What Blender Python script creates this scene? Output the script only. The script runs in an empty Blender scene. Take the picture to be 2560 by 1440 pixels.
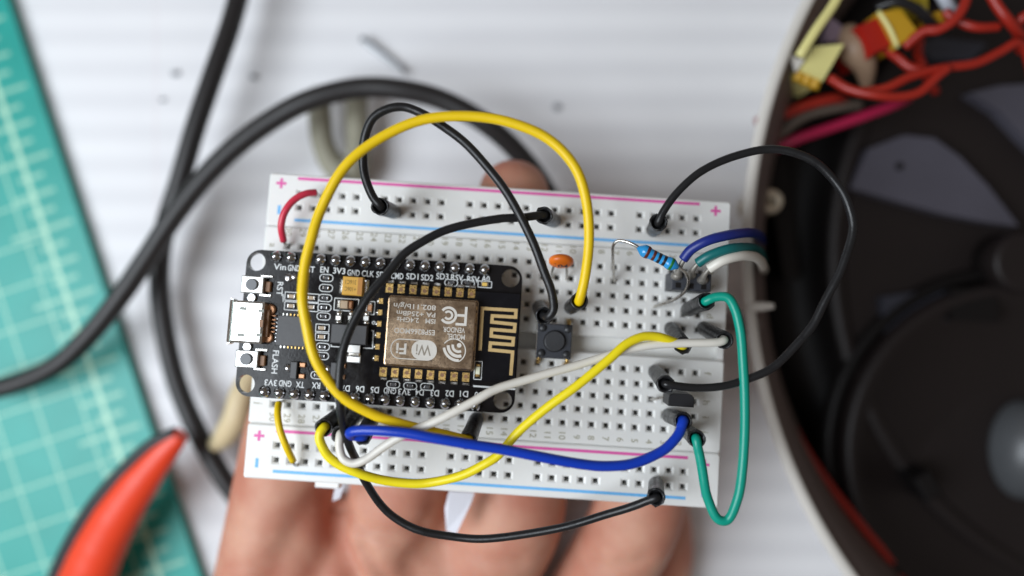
import bpy, bmesh, math, random
import numpy as np
from mathutils import Matrix, Vector
from mathutils.geometry import tessellate_polygon

# ------------------------------------------------------------------ scene, camera, light
# one Blender unit is one centimetre; all sizes below are written in millimetres and scaled by S
S = 0.1
random.seed(7)
RNG = np.random.default_rng(7)
scene = bpy.context.scene
scene.unit_settings.system = 'METRIC'
scene.unit_settings.scale_length = 0.01
COL = scene.collection

FPX = 1850.0          # focal length of the photograph, in its own pixels (2560 wide)
CAMH = 185.0          # height of the camera over the table, mm
cam = bpy.data.cameras.new('camera')
cam.sensor_width = 36.0
cam.lens = FPX / 2560.0 * 36.0
cam.clip_start = 0.5
cam.clip_end = 500.0
cam.dof.use_dof = True
cam.dof.focus_distance = 12.1
cam.dof.aperture_fstop = 0.026 / (2 * 0.285)
cam.dof.aperture_blades = 0
camera = bpy.data.objects.new('camera', cam)
COL.objects.link(camera)
camera.location = (0, 0, CAMH * S)
scene.camera = camera

world = bpy.data.worlds.new('World')
scene.world = world
world.use_nodes = True
wn = world.node_tree.nodes
wn['Background'].inputs[0].default_value = (0.46, 0.40, 0.365, 1)
wn['Background'].inputs[1].default_value = 0.35

def area_light(name, loc, target, sx, sy, power, colour):
    l = bpy.data.lights.new(name, 'AREA')
    l.shape = 'RECTANGLE'; l.size = sx; l.size_y = sy
    l.energy = power; l.color = colour
    o = bpy.data.objects.new(name, l)
    COL.objects.link(o)
    o.location = loc
    o.rotation_euler = (Vector(target) - Vector(loc)).to_track_quat('-Z', 'Y').to_euler()
    return o
area_light('window_light', (-25.5, -6, 35), (0, 0, 2), 25, 30, 21800, (0.86, 0.93, 1.0))

vs = scene.view_settings
vs.view_transform = 'Standard'
vs.look = 'None'
vs.exposure = 0.0
vs.gamma = 1.0
vs.use_curve_mapping = False
scene.render.engine = 'CYCLES'
scene.cycles.use_denoising = True
scene.cycles.max_bounces = 8
scene.cycles.sample_clamp_indirect = 4.0

# ------------------------------------------------------------------ frames
# breadboard frame: x along the columns, y across, z out of its top face (solved from the hole grid)
RB = np.array([[0.9979, 0.0643, 0.0004], [-0.0642, 0.9953, 0.0721], [0.0042, -0.0720, 0.9974]])
RB, _ = np.linalg.qr(RB); RB = RB * np.sign(np.diag(RB))
TB = np.array([-4.127, -8.803, -130.648])
MB4 = Matrix(((*RB[0], TB[0] * S), (*RB[1], TB[1] * S), (*RB[2], (TB[2] + CAMH) * S), (0, 0, 0, 1)))
MW4 = Matrix.Identity(4)

def L(u, v, h=0.0):
    """photo pixel -> breadboard frame point (mm) at height h over its top face"""
    d = np.array([(u - 1280) / FPX, -(v - 720) / FPX, -1.0])
    n = RB[:, 2]; o = TB + n * h
    return RB.T @ (d * ((o @ n) / (d @ n)) - TB)

def W(u, v, z=0.0):
    """photo pixel -> world point (mm) at height z over the table"""
    d = CAMH - z
    return np.array([(u - 1280) / FPX * d, -(v - 720) / FPX * d, z])

def LP(pts): return [L(*p) for p in pts]
def WP(pts): return [W(*p) for p in pts]

# ------------------------------------------------------------------ materials
MATS = {}
def mat(name, col, rough=0.5, metal=0.0, spec=0.5, coat=0.0, sss=0.0, ssr=(1, .4, .2), sss_scale=0.05,
        var=0.0, vscale=8.0, bump=0.0, bscale=40.0, trans=0.0, rvar=0.0, alpha=1.0):
    if name in MATS: return MATS[name]
    m = bpy.data.materials.new(name); m.use_nodes = True
    nt = m.node_tree; b = nt.nodes['Principled BSDF']
    b.inputs['Base Color'].default_value = (*col, 1)
    b.inputs['Roughness'].default_value = rough
    b.inputs['Metallic'].default_value = metal
    b.inputs['Specular IOR Level'].default_value = spec
    b.inputs['Coat Weight'].default_value = coat
    b.inputs['Transmission Weight'].default_value = trans
    b.inputs['Alpha'].default_value = alpha
    if sss:
        b.inputs['Subsurface Weight'].default_value = sss
        b.inputs['Subsurface Radius'].default_value = ssr
        b.inputs['Subsurface Scale'].default_value = sss_scale
    if var or bump or rvar:
        tc = nt.nodes.new('ShaderNodeTexCoord')
        if var or rvar:
            nz = nt.nodes.new('ShaderNodeTexNoise'); nz.inputs['Scale'].default_value = vscale
            nz.inputs['Detail'].default_value = 6
            nt.links.new(tc.outputs['Object'], nz.inputs['Vector'])
        if var:
            hs = nt.nodes.new('ShaderNodeMix'); hs.data_type = 'RGBA'
            hs.inputs['A'].default_value = (*[c * (1 - var) for c in col], 1)
            hs.inputs['B'].default_value = (*[min(1, c * (1 + var)) for c in col], 1)
            nt.links.new(nz.outputs['Fac'], hs.inputs['Factor'])
            nt.links.new(hs.outputs['Result'], b.inputs['Base Color'])
        if rvar:
            mr = nt.nodes.new('ShaderNodeMapRange')
            mr.inputs['From Min'].default_value = 0.3; mr.inputs['From Max'].default_value = 0.7
            mr.inputs['To Min'].default_value = max(0.03, rough - rvar); mr.inputs['To Max'].default_value = min(1, rough + rvar)
            nt.links.new(nz.outputs['Fac'], mr.inputs['Value'])
            nt.links.new(mr.outputs['Result'], b.inputs['Roughness'])
        if bump:
            n2 = nt.nodes.new('ShaderNodeTexNoise'); n2.inputs['Scale'].default_value = bscale
            n2.inputs['Detail'].default_value = 4
            nt.links.new(tc.outputs['Object'], n2.inputs['Vector'])
            bp = nt.nodes.new('ShaderNodeBump'); bp.inputs['Strength'].default_value = bump
            bp.inputs['Distance'].default_value = 0.02
            nt.links.new(n2.outputs['Fac'], bp.inputs['Height'])
            nt.links.new(bp.outputs['Normal'], b.inputs['Normal'])
    MATS[name] = m
    return m

M_BOARD = mat('breadboard_plastic', (0.80, 0.795, 0.77), 0.42, sss=0.25, ssr=(1, .95, .85), sss_scale=0.04, var=0.025, vscale=2.0, bump=0.05, bscale=60)
M_CONTACT = mat('contact_metal', (0.16, 0.15, 0.13), 0.35, metal=0.8)
M_PINK = mat('pink_ink', (0.74, 0.10, 0.38), 0.5, var=0.15, vscale=12)
M_BLUEINK = mat('blue_ink', (0.15, 0.47, 0.84), 0.5, var=0.15, vscale=12)
M_TANINK = mat('tan_ink', (0.30, 0.275, 0.17), 0.6, var=0.3, vscale=30)
M_PCB = mat('black_solder_mask', (0.009, 0.008, 0.0085), 0.16, spec=0.22, var=0.3, vscale=5, rvar=0.08, bump=0.06, bscale=25)
M_MODPCB = mat('module_solder_mask', (0.006, 0.006, 0.008), 0.16, spec=0.3, rvar=0.08, vscale=6)
M_SILK = mat('white_silkscreen', (0.72, 0.74, 0.74), 0.6)
M_SOLDER = mat('solder', (0.46, 0.46, 0.47), 0.16, metal=1.0, rvar=0.12, vscale=25, bump=0.25, bscale=30)
M_TIN = mat('tinned_metal', (0.72, 0.71, 0.68), 0.22, metal=1.0, rvar=0.1, vscale=10)
M_STEEL = mat('usb_steel', (0.86, 0.86, 0.83), 0.28, metal=1.0, rvar=0.08, vscale=8)
M_GOLD = mat('gold_plate', (0.62, 0.41, 0.15), 0.30, metal=1.0, rvar=0.1, vscale=30)
M_TRACE = mat('gold_trace', (0.62, 0.44, 0.20), 0.42, metal=0.55, var=0.12, vscale=14)
M_COPPER = mat('copper_lead', (0.42, 0.22, 0.12), 0.35, metal=0.8, var=0.2, vscale=20)
M_ICBLACK = mat('chip_epoxy', (0.055, 0.055, 0.058), 0.45, spec=.5, var=0.15, vscale=15, bump=0.1, bscale=80)
M_BTNTOP = mat('button_grey', (0.17, 0.18, 0.19), 0.5)
M_BTNFRAME = mat('button_frame', (0.70, 0.70, 0.68), 0.35, metal=0.85)
M_BROWN = mat('phenolic_brown', (0.26, 0.13, 0.06), 0.45, var=0.2)
M_TANT = mat('tantalum_yellow', (0.72, 0.40, 0.06), 0.45, var=0.05)
M_TANTBAR = mat('tantalum_bar', (0.50, 0.22, 0.04), 0.5)
M_CERAMIC = mat('ceramic_tan', (0.42, 0.31, 0.20), 0.4, var=0.1)
M_INKDARK = mat('dark_print', (0.16, 0.10, 0.02), 0.7)
M_YEL = mat('yellow_insulation', (0.80, 0.545, 0.006), 0.38, spec=.4, bump=0.10, bscale=14, var=0.03, vscale=4, sss=0.08, ssr=(1, .7, .1))
M_YEL2 = mat('bright_yellow_insulation', (0.84, 0.69, 0.012), 0.36, spec=.4, bump=0.10, bscale=14, sss=0.08, ssr=(1, .8, .1))
M_BLK = mat('black_insulation', (0.012, 0.012, 0.013), 0.33, spec=0.36, bump=0.12, bscale=12, rvar=0.08, vscale=6)
M_BLUE = mat('blue_insulation', (0.004, 0.040, 0.42), 0.30, spec=.38, bump=0.08, bscale=12, coat=0.1)
M_WHITE = mat('white_insulation', (0.70, 0.67, 0.60), 0.38, bump=0.08, bscale=12, var=0.04)
M_GREEN = mat('green_insulation', (0.002, 0.29, 0.205), 0.32, spec=.4, bump=0.08, bscale=12)
M_TEAL = mat('teal_insulation', (0.003, 0.13, 0.13), 0.4, bump=0.1, bscale=12)
M_NAVY = mat('navy_insulation', (0.010, 0.022, 0.20), 0.4, bump=0.15, bscale=12)
M_REDW = mat('crimson_insulation', (0.62, 0.035, 0.07), 0.35, bump=0.08, bscale=12)
M_SHRINK = mat('heat_shrink_black', (0.014, 0.014, 0.015), 0.36, spec=0.4, bump=0.35, bscale=18, rvar=0.12, vscale=10, var=0.3)
M_DULL = mat('dull_solder', (0.30, 0.28, 0.25), 0.5, metal=0.6, var=0.3, vscale=20, bump=0.3, bscale=25)
M_LEAD = mat('tinned_lead', (0.62, 0.60, 0.56), 0.28, metal=1.0, rvar=0.1)
M_RES = mat('resistor_blue', (0.025, 0.30, 0.66), 0.22, coat=0.3, var=0.05)
M_RBROWN = mat('band_brown', (0.10, 0.018, 0.012), 0.35)
M_RBLACK = mat('band_black', (0.012, 0.012, 0.018), 0.35)
M_RGREEN = mat('band_green', (0.012, 0.16, 0.03), 0.35)
M_ORANGE = mat('capacitor_orange', (0.78, 0.17, 0.012), 0.35, var=0.06, vscale=6)
M_TACT = mat('tact_black', (0.030, 0.033, 0.042), 0.48, var=0.15, vscale=12, bump=0.12, bscale=40)
M_TACT2 = mat('tact_button', (0.026, 0.027, 0.030), 0.42, bump=0.2, bscale=30, var=0.2)
M_CABLE = mat('usb_cable_black', (0.018, 0.016, 0.016), 0.42, spec=.4, bump=0.1, bscale=4)
M_REDGRIP = mat('red_grip', (0.78, 0.055, 0.014), 0.42, var=0.08, vscale=1.2, bump=0.1, bscale=3)
M_BLKGRIP = mat('black_grip', (0.02, 0.02, 0.022), 0.5)
M_KHAKI = mat('khaki_plastic', (0.27, 0.255, 0.19), 0.6, var=0.12, vscale=1.5)
M_CREAM = mat('cream_plastic', (0.62, 0.50, 0.30), 0.5, var=0.08, vscale=2)
M_GREYMETAL = mat('scrap_metal', (0.33, 0.35, 0.37), 0.35, metal=0.6)
M_SHELL = mat('white_shell', (0.66, 0.63, 0.58), 0.4, var=0.03, vscale=0.6)
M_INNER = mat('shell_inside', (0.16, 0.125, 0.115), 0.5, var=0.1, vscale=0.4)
M_BLACKPL = mat('black_plastic', (0.006, 0.005, 0.005), 0.5, spec=.25, var=0.2, vscale=0.6)
M_BROWNPL = mat('dark_brown_plastic', (0.015, 0.011, 0.0105), 0.48, spec=.3, var=0.25, vscale=0.35)
M_SLATE = mat('slate_grey', (0.080, 0.077, 0.098), 0.34, var=0.45, vscale=0.35)
M_SLATE2 = mat('navy_plastic', (0.028, 0.030, 0.042), 0.38, var=0.2, vscale=0.5)
M_HUB = mat('grey_hub', (0.075, 0.079, 0.084), 0.36, var=0.1, vscale=1)
M_REDLEAD = mat('red_insulation', (0.33, 0.017, 0.008), 0.4, bump=0.1, bscale=6)
M_MAGENTA = mat('magenta_insulation', (0.40, 0.010, 0.060), 0.4)
M_TANSLV = mat('tan_sleeve', (0.30, 0.20, 0.13), 0.5, var=0.12, vscale=1.5)
M_PALEYEL = mat('pale_yellow_nylon', (0.72, 0.66, 0.26), 0.45, var=0.06, vscale=2)
M_AMBER = mat('amber_nylon', (0.50, 0.28, 0.015), 0.4, var=0.08, vscale=2)
M_REDCONN = mat('red_nylon', (0.34, 0.009, 0.004), 0.42, var=0.08, vscale=2)
M_MAUVE = mat('mauve_film', (0.20, 0.145, 0.185), 0.4, var=0.2, vscale=2)
M_CLEAR = mat('clear_plastic', (0.75, 0.78, 0.74), 0.12, trans=0.85)
M_BRASS = mat('boss_plastic', (0.66, 0.58, 0.45), 0.35, metal=.4, var=0.1, vscale=3)

# ------------------------------------------------------------------ mesh helpers
def ring(cx, cy, z, r, n=12, ry=None, ph=0.0):
    ry = r if ry is None else ry
    return [(cx + r * math.cos(2 * math.pi * i / n + ph), cy + ry * math.sin(2 * math.pi * i / n + ph), z) for i in range(n)]

class MB:
    def __init__(self): self.v = []; self.f = []; self.s = []
    def add(self, verts, faces, smooth=False, xf=None):
        o = len(self.v)
        for p in verts:
            p = np.asarray(p, float)
            if xf is not None: p = xf(p)
            self.v.append(p)
        for f in faces:
            self.f.append([i + o for i in f]); self.s.append(smooth)
        return self
    def loft(self, rings, smooth=True, cap0=True, cap1=True, xf=None):
        n = len(rings[0]); vs = [p for r in rings for p in r]; fs = []
        for k in range(len(rings) - 1):
            for i in range(n):
                j = (i + 1) % n
                fs.append((k * n + i, k * n + j, (k + 1) * n + j, (k + 1) * n + i))
        self.add(vs, fs, smooth, xf)
        o = len(self.v) - len(vs)
        if cap0: self.f.append([o + i for i in range(n)][::-1]); self.s.append(False)
        if cap1: self.f.append([o + (len(rings) - 1) * n + i for i in range(n)]); self.s.append(False)
        return self
    def box(self, cx, cy, z0, z1, sx, sy, c=0.0, rot=0.0, bot=True):
        def q(hx, hy, z): return [(-hx, -hy, z), (hx, -hy, z), (hx, hy, z), (-hx, hy, z)]
        hx, hy = sx / 2, sy / 2
        rs = [q(hx, hy, z0)]
        if c: rs += [q(hx, hy, z1 - c), q(hx - c, hy - c, z1)]
        else: rs += [q(hx, hy, z1)]
        ca, sa = math.cos(rot), math.sin(rot)
        xf = lambda p: np.array([cx + p[0] * ca - p[1] * sa, cy + p[0] * sa + p[1] * ca, p[2]])
        return self.loft(rs, False, bot, True, xf)
    def cyl(self, cx, cy, z0, z1, r, n=20, c=0.0, r1=None, smooth=True):
        r1 = r if r1 is None else r1
        rs = [ring(cx, cy, z0, r, n)]
        if c: rs += [ring(cx, cy, z1 - c, r1, n), ring(cx, cy, z1 - c * .3, r1 - c * .3, n), ring(cx, cy, z1, r1 - c, n)]
        else: rs += [ring(cx, cy, z1, r1, n)]
        return self.loft(rs, smooth)
    def dome(self, cx, cy, z0, r, h, n=14, k=5, ry=None):
        rs = []
        for i in range(k + 1):
            a = i / k * math.pi / 2 * 0.97
            rs.append(ring(cx, cy, z0 + h * math.sin(a), r * math.cos(a), n, None if ry is None else ry * math.cos(a)))
        return self.loft(rs)
    def tube(self, pts, r, n=10, seg=6, cap=True, flat=1.0, jit=0.0):
        P = resample(pts, seg)
        m = len(P)
        rr = np.full(m, r) if np.isscalar(r) else np.interp(np.linspace(0, 1, m), np.linspace(0, 1, len(r)), r)
        if jit: rr = rr * (1 + jit * RNG.standard_normal(m))
        T = np.gradient(P, axis=0); T /= np.linalg.norm(T, axis=1)[:, None] + 1e-12
        up = np.array([0, 0, 1.0])
        if abs(T[0] @ up) > 0.9: up = np.array([1.0, 0, 0])
        N = np.cross(T[0], up); N /= np.linalg.norm(N)
        rings = []
        for i in range(m):
            N = N - T[i] * (N @ T[i]); N /= np.linalg.norm(N) + 1e-12
            B = np.cross(T[i], N)
            rings.append([P[i] + rr[i] * (math.cos(2 * math.pi * k / n) * N + flat * math.sin(2 * math.pi * k / n) * B) for k in range(n)])
        return self.loft(rings, True, cap, cap)
    def poly(self, outer, holes, z0, z1, smooth=False, bottom=True, xf=None):
        loops = [outer] + list(holes)
        flat = [p for l in loops for p in l]
        tris = tessellate_polygon([[Vector((p[0], p[1], 0)) for p in l] for l in loops])
        n = len(flat)
        vs = [(p[0], p[1], z1) for p in flat]
        fs = []
        for t in tris:
            a, b, c = [np.array(flat[i][:2]) for i in t]
            cr = (b[0] - a[0]) * (c[1] - a[1]) - (b[1] - a[1]) * (c[0] - a[0])
            fs.append(tuple(t) if cr > 0 else tuple(t)[::-1])
        if z0 != z1:
            vs += [(p[0], p[1], z0) for p in flat]
            if bottom: fs += [tuple(i + n for i in f)[::-1] for f in fs]
            k = 0
            for l in loops:
                m = len(l)
                for i in range(m):
                    j = (i + 1) % m
                    fs.append((k + i, k + n + i, k + n + j, k + j))
                k += m
        return self.add(vs, fs, smooth, xf)

def resample(pts, seg):
    P = np.array(pts, float)
    if len(P) == 2: return np.array([P[0] + (P[1] - P[0]) * t for t in np.linspace(0, 1, 3)])
    E = np.vstack([2 * P[0] - P[1], P, 2 * P[-1] - P[-2]])
    out = []
    for i in range(1, len(E) - 2):
        p0, p1, p2, p3 = E[i - 1:i + 3]
        # centripetal spacing keeps the curve from overshooting
        t0 = 0; t1 = t0 + np.linalg.norm(p1 - p0) ** .5 + 1e-6; t2 = t1 + np.linalg.norm(p2 - p1) ** .5 + 1e-6; t3 = t2 + np.linalg.norm(p3 - p2) ** .5 + 1e-6
        for k in range(seg):
            t = t1 + (t2 - t1) * k / seg
            a1 = (t1 - t) / (t1 - t0) * p0 + (t - t0) / (t1 - t0) * p1
            a2 = (t2 - t) / (t2 - t1) * p1 + (t - t1) / (t2 - t1) * p2
            a3 = (t3 - t) / (t3 - t2) * p2 + (t - t2) / (t3 - t2) * p3
            b1 = (t2 - t) / (t2 - t0) * a1 + (t - t0) / (t2 - t0) * a2
            b2 = (t3 - t) / (t3 - t1) * a2 + (t - t1) / (t3 - t1) * a3
            out.append((t2 - t) / (t2 - t1) * b1 + (t - t1) / (t2 - t1) * b2)
    out.append(P[-1])
    return np.array(out)

ORIG = {}
def mesh_from(name, mb, m, origin):
    me = bpy.data.meshes.new(name)
    vs = [((p[0] - origin[0]) * S, (p[1] - origin[1]) * S, (p[2] - origin[2]) * S) for p in mb.v]
    me.from_pydata(vs, [], mb.f)
    me.polygons.foreach_set('use_smooth', mb.s)
    me.materials.append(m)
    me.update()
    bm = bmesh.new(); bm.from_mesh(me)
    bmesh.ops.recalc_face_normals(bm, faces=bm.faces)
    bm.to_mesh(me); bm.free()
    return me

def tag(o, label, cat, group=None, kind=None):
    if label: o['label'] = label
    if cat: o['category'] = cat
    if group: o['group'] = group
    if kind: o['kind'] = kind
    return o

def thing(name, label, cat, frame, origin, group=None, kind=None):
    o = bpy.data.objects.new(name, None)
    o.empty_display_size = 0.2
    COL.objects.link(o)
    o.matrix_world = frame @ Matrix.Translation(Vector([c * S for c in origin]))
    ORIG[o.name] = np.array(origin, float)
    return tag(o, label, cat, group, kind)

def part(name, mb, m, parent):
    og = ORIG[parent.name]
    o = bpy.data.objects.new(name, mesh_from(name, mb, m, og))
    COL.objects.link(o)
    o.parent = parent
    ORIG[o.name] = og
    return o

def part_copy(src, name, parent, off):
    o = bpy.data.objects.new(name, src.data)
    COL.objects.link(o); o.parent = parent
    o.location = Vector([c * S for c in off])
    ORIG[o.name] = ORIG[parent.name]
    return o

def solid(name, mb, m, frame, label, cat, group=None, kind=None, origin=None):
    if origin is None: origin = np.mean(np.array(mb.v), 0)
    o = bpy.data.objects.new(name, mesh_from(name, mb, m, origin))
    COL.objects.link(o)
    o.matrix_world = frame @ Matrix.Translation(Vector([c * S for c in origin]))
    ORIG[o.name] = np.array(origin, float)
    return tag(o, label, cat, group, kind)

_TXT = {}
def glyphs(s, bold=0.0):
    key = (s, bold)
    if key in _TXT: return _TXT[key]
    c = bpy.data.curves.new('txt', 'FONT'); c.body = s; c.size = 1.0
    c.resolution_u = 3; c.align_x = 'LEFT'; c.fill_mode = 'FRONT'; c.offset = bold
    o = bpy.data.objects.new('txt', c); COL.objects.link(o)
    dg = bpy.context.evaluated_depsgraph_get()
    me = bpy.data.meshes.new_from_object(o.evaluated_get(dg))
    v = np.array([x.co[:] for x in me.vertices]); f = [tuple(p.vertices) for p in me.polygons]
    bpy.data.objects.remove(o); bpy.data.curves.remove(c); bpy.data.meshes.remove(me)
    x0, x1 = v[:, 0].min(), v[:, 0].max()
    v[:, 0] -= (x0 + x1) / 2
    _TXT[key] = (v, f, x1 - x0)
    return _TXT[key]

def text(mb, s, x, y, z, cap=1.0, rot=0.0, width=None, bold=0.0, fn=None):
    v, f, w = glyphs(s, bold)
    k = cap / 0.70
    kx = k if width is None else width / w
    ca, sa = math.cos(rot), math.sin(rot)
    out = []
    for p in v:
        a, b = p[0] * kx, (p[1] - 0.35) * k
        q = np.array([x + a * ca - b * sa, y + a * sa + b * ca, z])
        out.append(fn(q) if fn else q)
    mb.add(out, f)
    return mb

def rrect(x0, x1, y0, y1, r, n=5):
    out = []
    for cx, cy, a0 in ((x1 - r, y1 - r, 0), (x0 + r, y1 - r, 90), (x0 + r, y0 + r, 180), (x1 - r, y0 + r, 270)):
        for i in range(n + 1):
            a = math.radians(a0 + 90 * i / n)
            out.append((cx + r * math.cos(a), cy + r * math.sin(a)))
    return out
def circ(cx, cy, r, n=24): return [(cx + r * math.cos(2 * math.pi * i / n), cy + r * math.sin(2 * math.pi * i / n)) for i in range(n)]

def stroke(mb, pts, w, z, closed=False):
    """flat band of width w along a polyline"""
    P = [np.array(p[:2], float) for p in pts]; n = len(P)
    Lf, Rt = [], []
    for i in range(n):
        a = P[i - 1] if (i > 0 or closed) else None
        b = P[(i + 1) % n] if (i < n - 1 or closed) else None
        d1 = (P[i] - a) / (np.linalg.norm(P[i] - a) + 1e-9) if a is not None else None
        d2 = (b - P[i]) / (np.linalg.norm(b - P[i]) + 1e-9) if b is not None else None
        if d1 is None: d1 = d2
        if d2 is None: d2 = d1
        n1 = np.array([-d1[1], d1[0]]); n2 = np.array([-d2[1], d2[0]])
        m = n1 + n2; m /= np.linalg.norm(m) + 1e-9
        k = w / 2 / max(0.4, m @ n1)
        Lf.append((*(P[i] + m * k), z)); Rt.append((*(P[i] - m * k), z))
    fs = []
    for i in range(n if closed else n - 1):
        j = (i + 1) % n
        fs.append((i, n + i, n + j, j))
    return mb.add(Lf + Rt, fs)

# ------------------------------------------------------------------ table, banded paper, cutting mat
tb = MB().box(0, 0, -20, -0.4, 900, 700)
o = solid('table', tb, mat('table_laminate', (0.55, 0.50, 0.44), 0.5, var=0.1, vscale=0.2), MW4, None, None, kind='structure')

def paper_material():
    m = bpy.data.materials.new('grey_band_paper'); m.use_nodes = True
    nt = m.node_tree; b = nt.nodes['Principled BSDF']; N = nt.nodes; K = nt.links
    tc = N.new('ShaderNodeTexCoord'); sp = N.new('ShaderNodeSeparateXYZ'); K.new(tc.outputs['Object'], sp.inputs[0])
    def mth(op, a, bb=None):
        n = N.new('ShaderNodeMath'); n.operation = op
        for i, x in enumerate((a, bb)):
            if x is None: continue
            if isinstance(x, (int, float)): n.inputs[i].default_value = x
            else: K.new(x, n.inputs[i])
        return n.outputs[0]
    ln = mth('MULTIPLY', mth('ADD', mth('SINE', mth('MULTIPLY', mth('ADD', sp.outputs['Y'], 0.33), 2 * math.pi / 0.80)), 1.0), 0.5)  # broad soft grey bands, a sine across the sheet
    mar = mth('LESS_THAN', mth('ABSOLUTE', mth('ADD', sp.outputs['X'], 8.9)), 0.05)
    nz = N.new('ShaderNodeTexNoise'); nz.inputs['Scale'].default_value = 0.5; nz.inputs['Detail'].default_value = 5
    K.new(tc.outputs['Object'], nz.inputs['Vector'])
    base = N.new('ShaderNodeMix'); base.data_type = 'RGBA'
    base.inputs['A'].default_value = (0.80, 0.80, 0.82, 1); base.inputs['B'].default_value = (0.87, 0.87, 0.88, 1)
    K.new(nz.outputs['Fac'], base.inputs['Factor'])
    m1 = N.new('ShaderNodeMix'); m1.data_type = 'RGBA'; m1.inputs['B'].default_value = (0.52, 0.52, 0.55, 1)
    K.new(mth('MULTIPLY', ln, 0.22), m1.inputs['Factor']); K.new(base.outputs['Result'], m1.inputs['A'])
    m2 = N.new('ShaderNodeMix'); m2.data_type = 'RGBA'; m2.inputs['B'].default_value = (0.72, 0.50, 0.52, 1)
    K.new(mth('MULTIPLY', mar, 0.12), m2.inputs['Factor']); K.new(m1.outputs['Result'], m2.inputs['A'])
    K.new(m2.outputs['Result'], b.inputs['Base Color'])
    b.inputs['Roughness'].default_value = 0.75; b.inputs['Specular IOR Level'].default_value = 0.25
    return m
# a slightly buckled sheet
def sheet(name, x0, x1, y0, y1, m, amp, label, cat, nx=60, ny=50, z=0.0):
    vs, fs = [], []
    for j in range(ny + 1):
        for i in range(nx + 1):
            x = x0 + (x1 - x0) * i / nx; y = y0 + (y1 - y0) * j / ny
            vs.append((x, y, z + amp * (math.sin(x * .021 + y * .013) + .6 * math.sin(x * .05 - y * .031 + 1) + 1.6)))
    for j in range(ny):
        for i in range(nx):
            a = j * (nx + 1) + i
            fs.append((a, a + 1, a + nx + 2, a + nx + 1))
    mb = MB().add(vs, fs, True)
    return solid(name, mb, m, MW4, label, cat, origin=(0, 0, 0))
sheet('banded_paper', -150, 190, -150, 120, paper_material(), 0.15, 'white paper sheet with faint grey bands covering the table', 'paper')

def mat_material():
    m = bpy.data.materials.new('cutting_mat'); m.use_nodes = True
    nt = m.node_tree; b = nt.nodes['Principled BSDF']; N = nt.nodes; K = nt.links
    tc = N.new('ShaderNodeTexCoord'); sp = N.new('ShaderNodeSeparateXYZ'); K.new(tc.outputs['Object'], sp.inputs[0])
    def mth(op, a, bb=None):
        n = N.new('ShaderNodeMath'); n.operation = op
        for i, x in enumerate((a, bb)):
            if x is None: continue
            if isinstance(x, (int, float)): n.inputs[i].default_value = x
            else: K.new(x, n.inputs[i])
        return n.outputs[0]
    X, Y = sp.outputs['X'], sp.outputs['Y']      # x = 0 at the right-hand edge, negative into the mat (cm)
    def band(v, c, w): return mth('LESS_THAN', mth('ABSOLUTE', mth('SUBTRACT', v, c)), w)
    def comb(v, per, w, ph=0.0): return mth('LESS_THAN', mth('FRACT', mth('DIVIDE', mth('ADD', v, 100 * per + ph), per)), w / per)
    def rng(v, a, bb): return mth('MULTIPLY', mth('GREATER_THAN', v, a), mth('LESS_THAN', v, bb))
    basel = band(X, -0.92, 0.055)
    t1 = mth('MULTIPLY', comb(Y, 0.44, 0.10), rng(X, -1.15, -0.50))
    t2 = mth('MULTIPLY', comb(Y, 0.88, 0.10), rng(X, -1.45, -0.36))
    t3 = mth('MULTIPLY', comb(Y, 1.76, 0.10), rng(X, -1.75, -0.20))
    inside = mth('LESS_THAN', X, -0.95)
    gx = mth('MULTIPLY', comb(X, 1.05, 0.055, 0.4), inside)
    gy = mth('MULTIPLY', comb(Y, 0.95, 0.055, 0.3), inside)
    lines = mth('MAXIMUM', mth('MAXIMUM', mth('MULTIPLY', gx, 0.65), mth('MULTIPLY', gy, 0.65)), mth('MAXIMUM', mth('MULTIPLY', t1, 0.6), mth('MAXIMUM', mth('MULTIPLY', t2, .6), mth('MULTIPLY', t3, .6))))
    lines = mth('MAXIMUM', lines, mth('MULTIPLY', basel, 0.95))
    nz = N.new('ShaderNodeTexNoise'); nz.inputs['Scale'].default_value = 0.9; nz.inputs['Detail'].default_value = 6
    K.new(tc.outputs['Object'], nz.inputs['Vector'])
    base = N.new('ShaderNodeMix'); base.data_type = 'RGBA'
    base.inputs['A'].default_value = (0.008, 0.27, 0.225, 1); base.inputs['B'].default_value = (0.020, 0.38, 0.325, 1)
    K.new(nz.outputs['Fac'], base.inputs['Factor'])
    mx = N.new('ShaderNodeMix'); mx.data_type = 'RGBA'; mx.inputs['B'].default_value = (0.42, 0.70, 0.52, 1)
    K.new(lines, mx.inputs['Factor']); K.new(base.outputs['Result'], mx.inputs['A'])
    K.new(mx.outputs['Result'], b.inputs['Base Color'])
    b.inputs['Roughness'].default_value = 0.42; b.inputs['Specular IOR Level'].default_value = 0.42
    n2 = N.new('ShaderNodeTexNoise'); n2.inputs['Scale'].default_value = 30
    K.new(tc.outputs['Object'], n2.inputs['Vector'])
    bp = N.new('ShaderNodeBump'); bp.inputs['Strength'].default_value = 0.15; bp.inputs['Distance'].default_value = 0.02
    K.new(n2.outputs['Fac'], bp.inputs['Height']); K.new(bp.outputs['Normal'], b.inputs['Normal'])
    return m
pa, pb = W(18, 0, 3.2), W(498, 1440, 3.2)
ang = math.atan2(pa[1] - pb[1], pa[0] - pb[0]) - math.pi / 2
mm = (pa + pb) / 2
mb = MB().poly(rrect(-160, 0, -200, 150, 4), [], -2.7, 0.0)
frame = Matrix.Translation(Vector((mm[0] * S, mm[1] * S, 3.2 * S))) @ Matrix.Rotation(ang, 4, 'Z')
solid('cutting_mat', mb, mat_material(), frame, 'teal cutting mat with pale grid and ruler ticks at the left', 'cutting mat', origin=(0, 0, 0))

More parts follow.
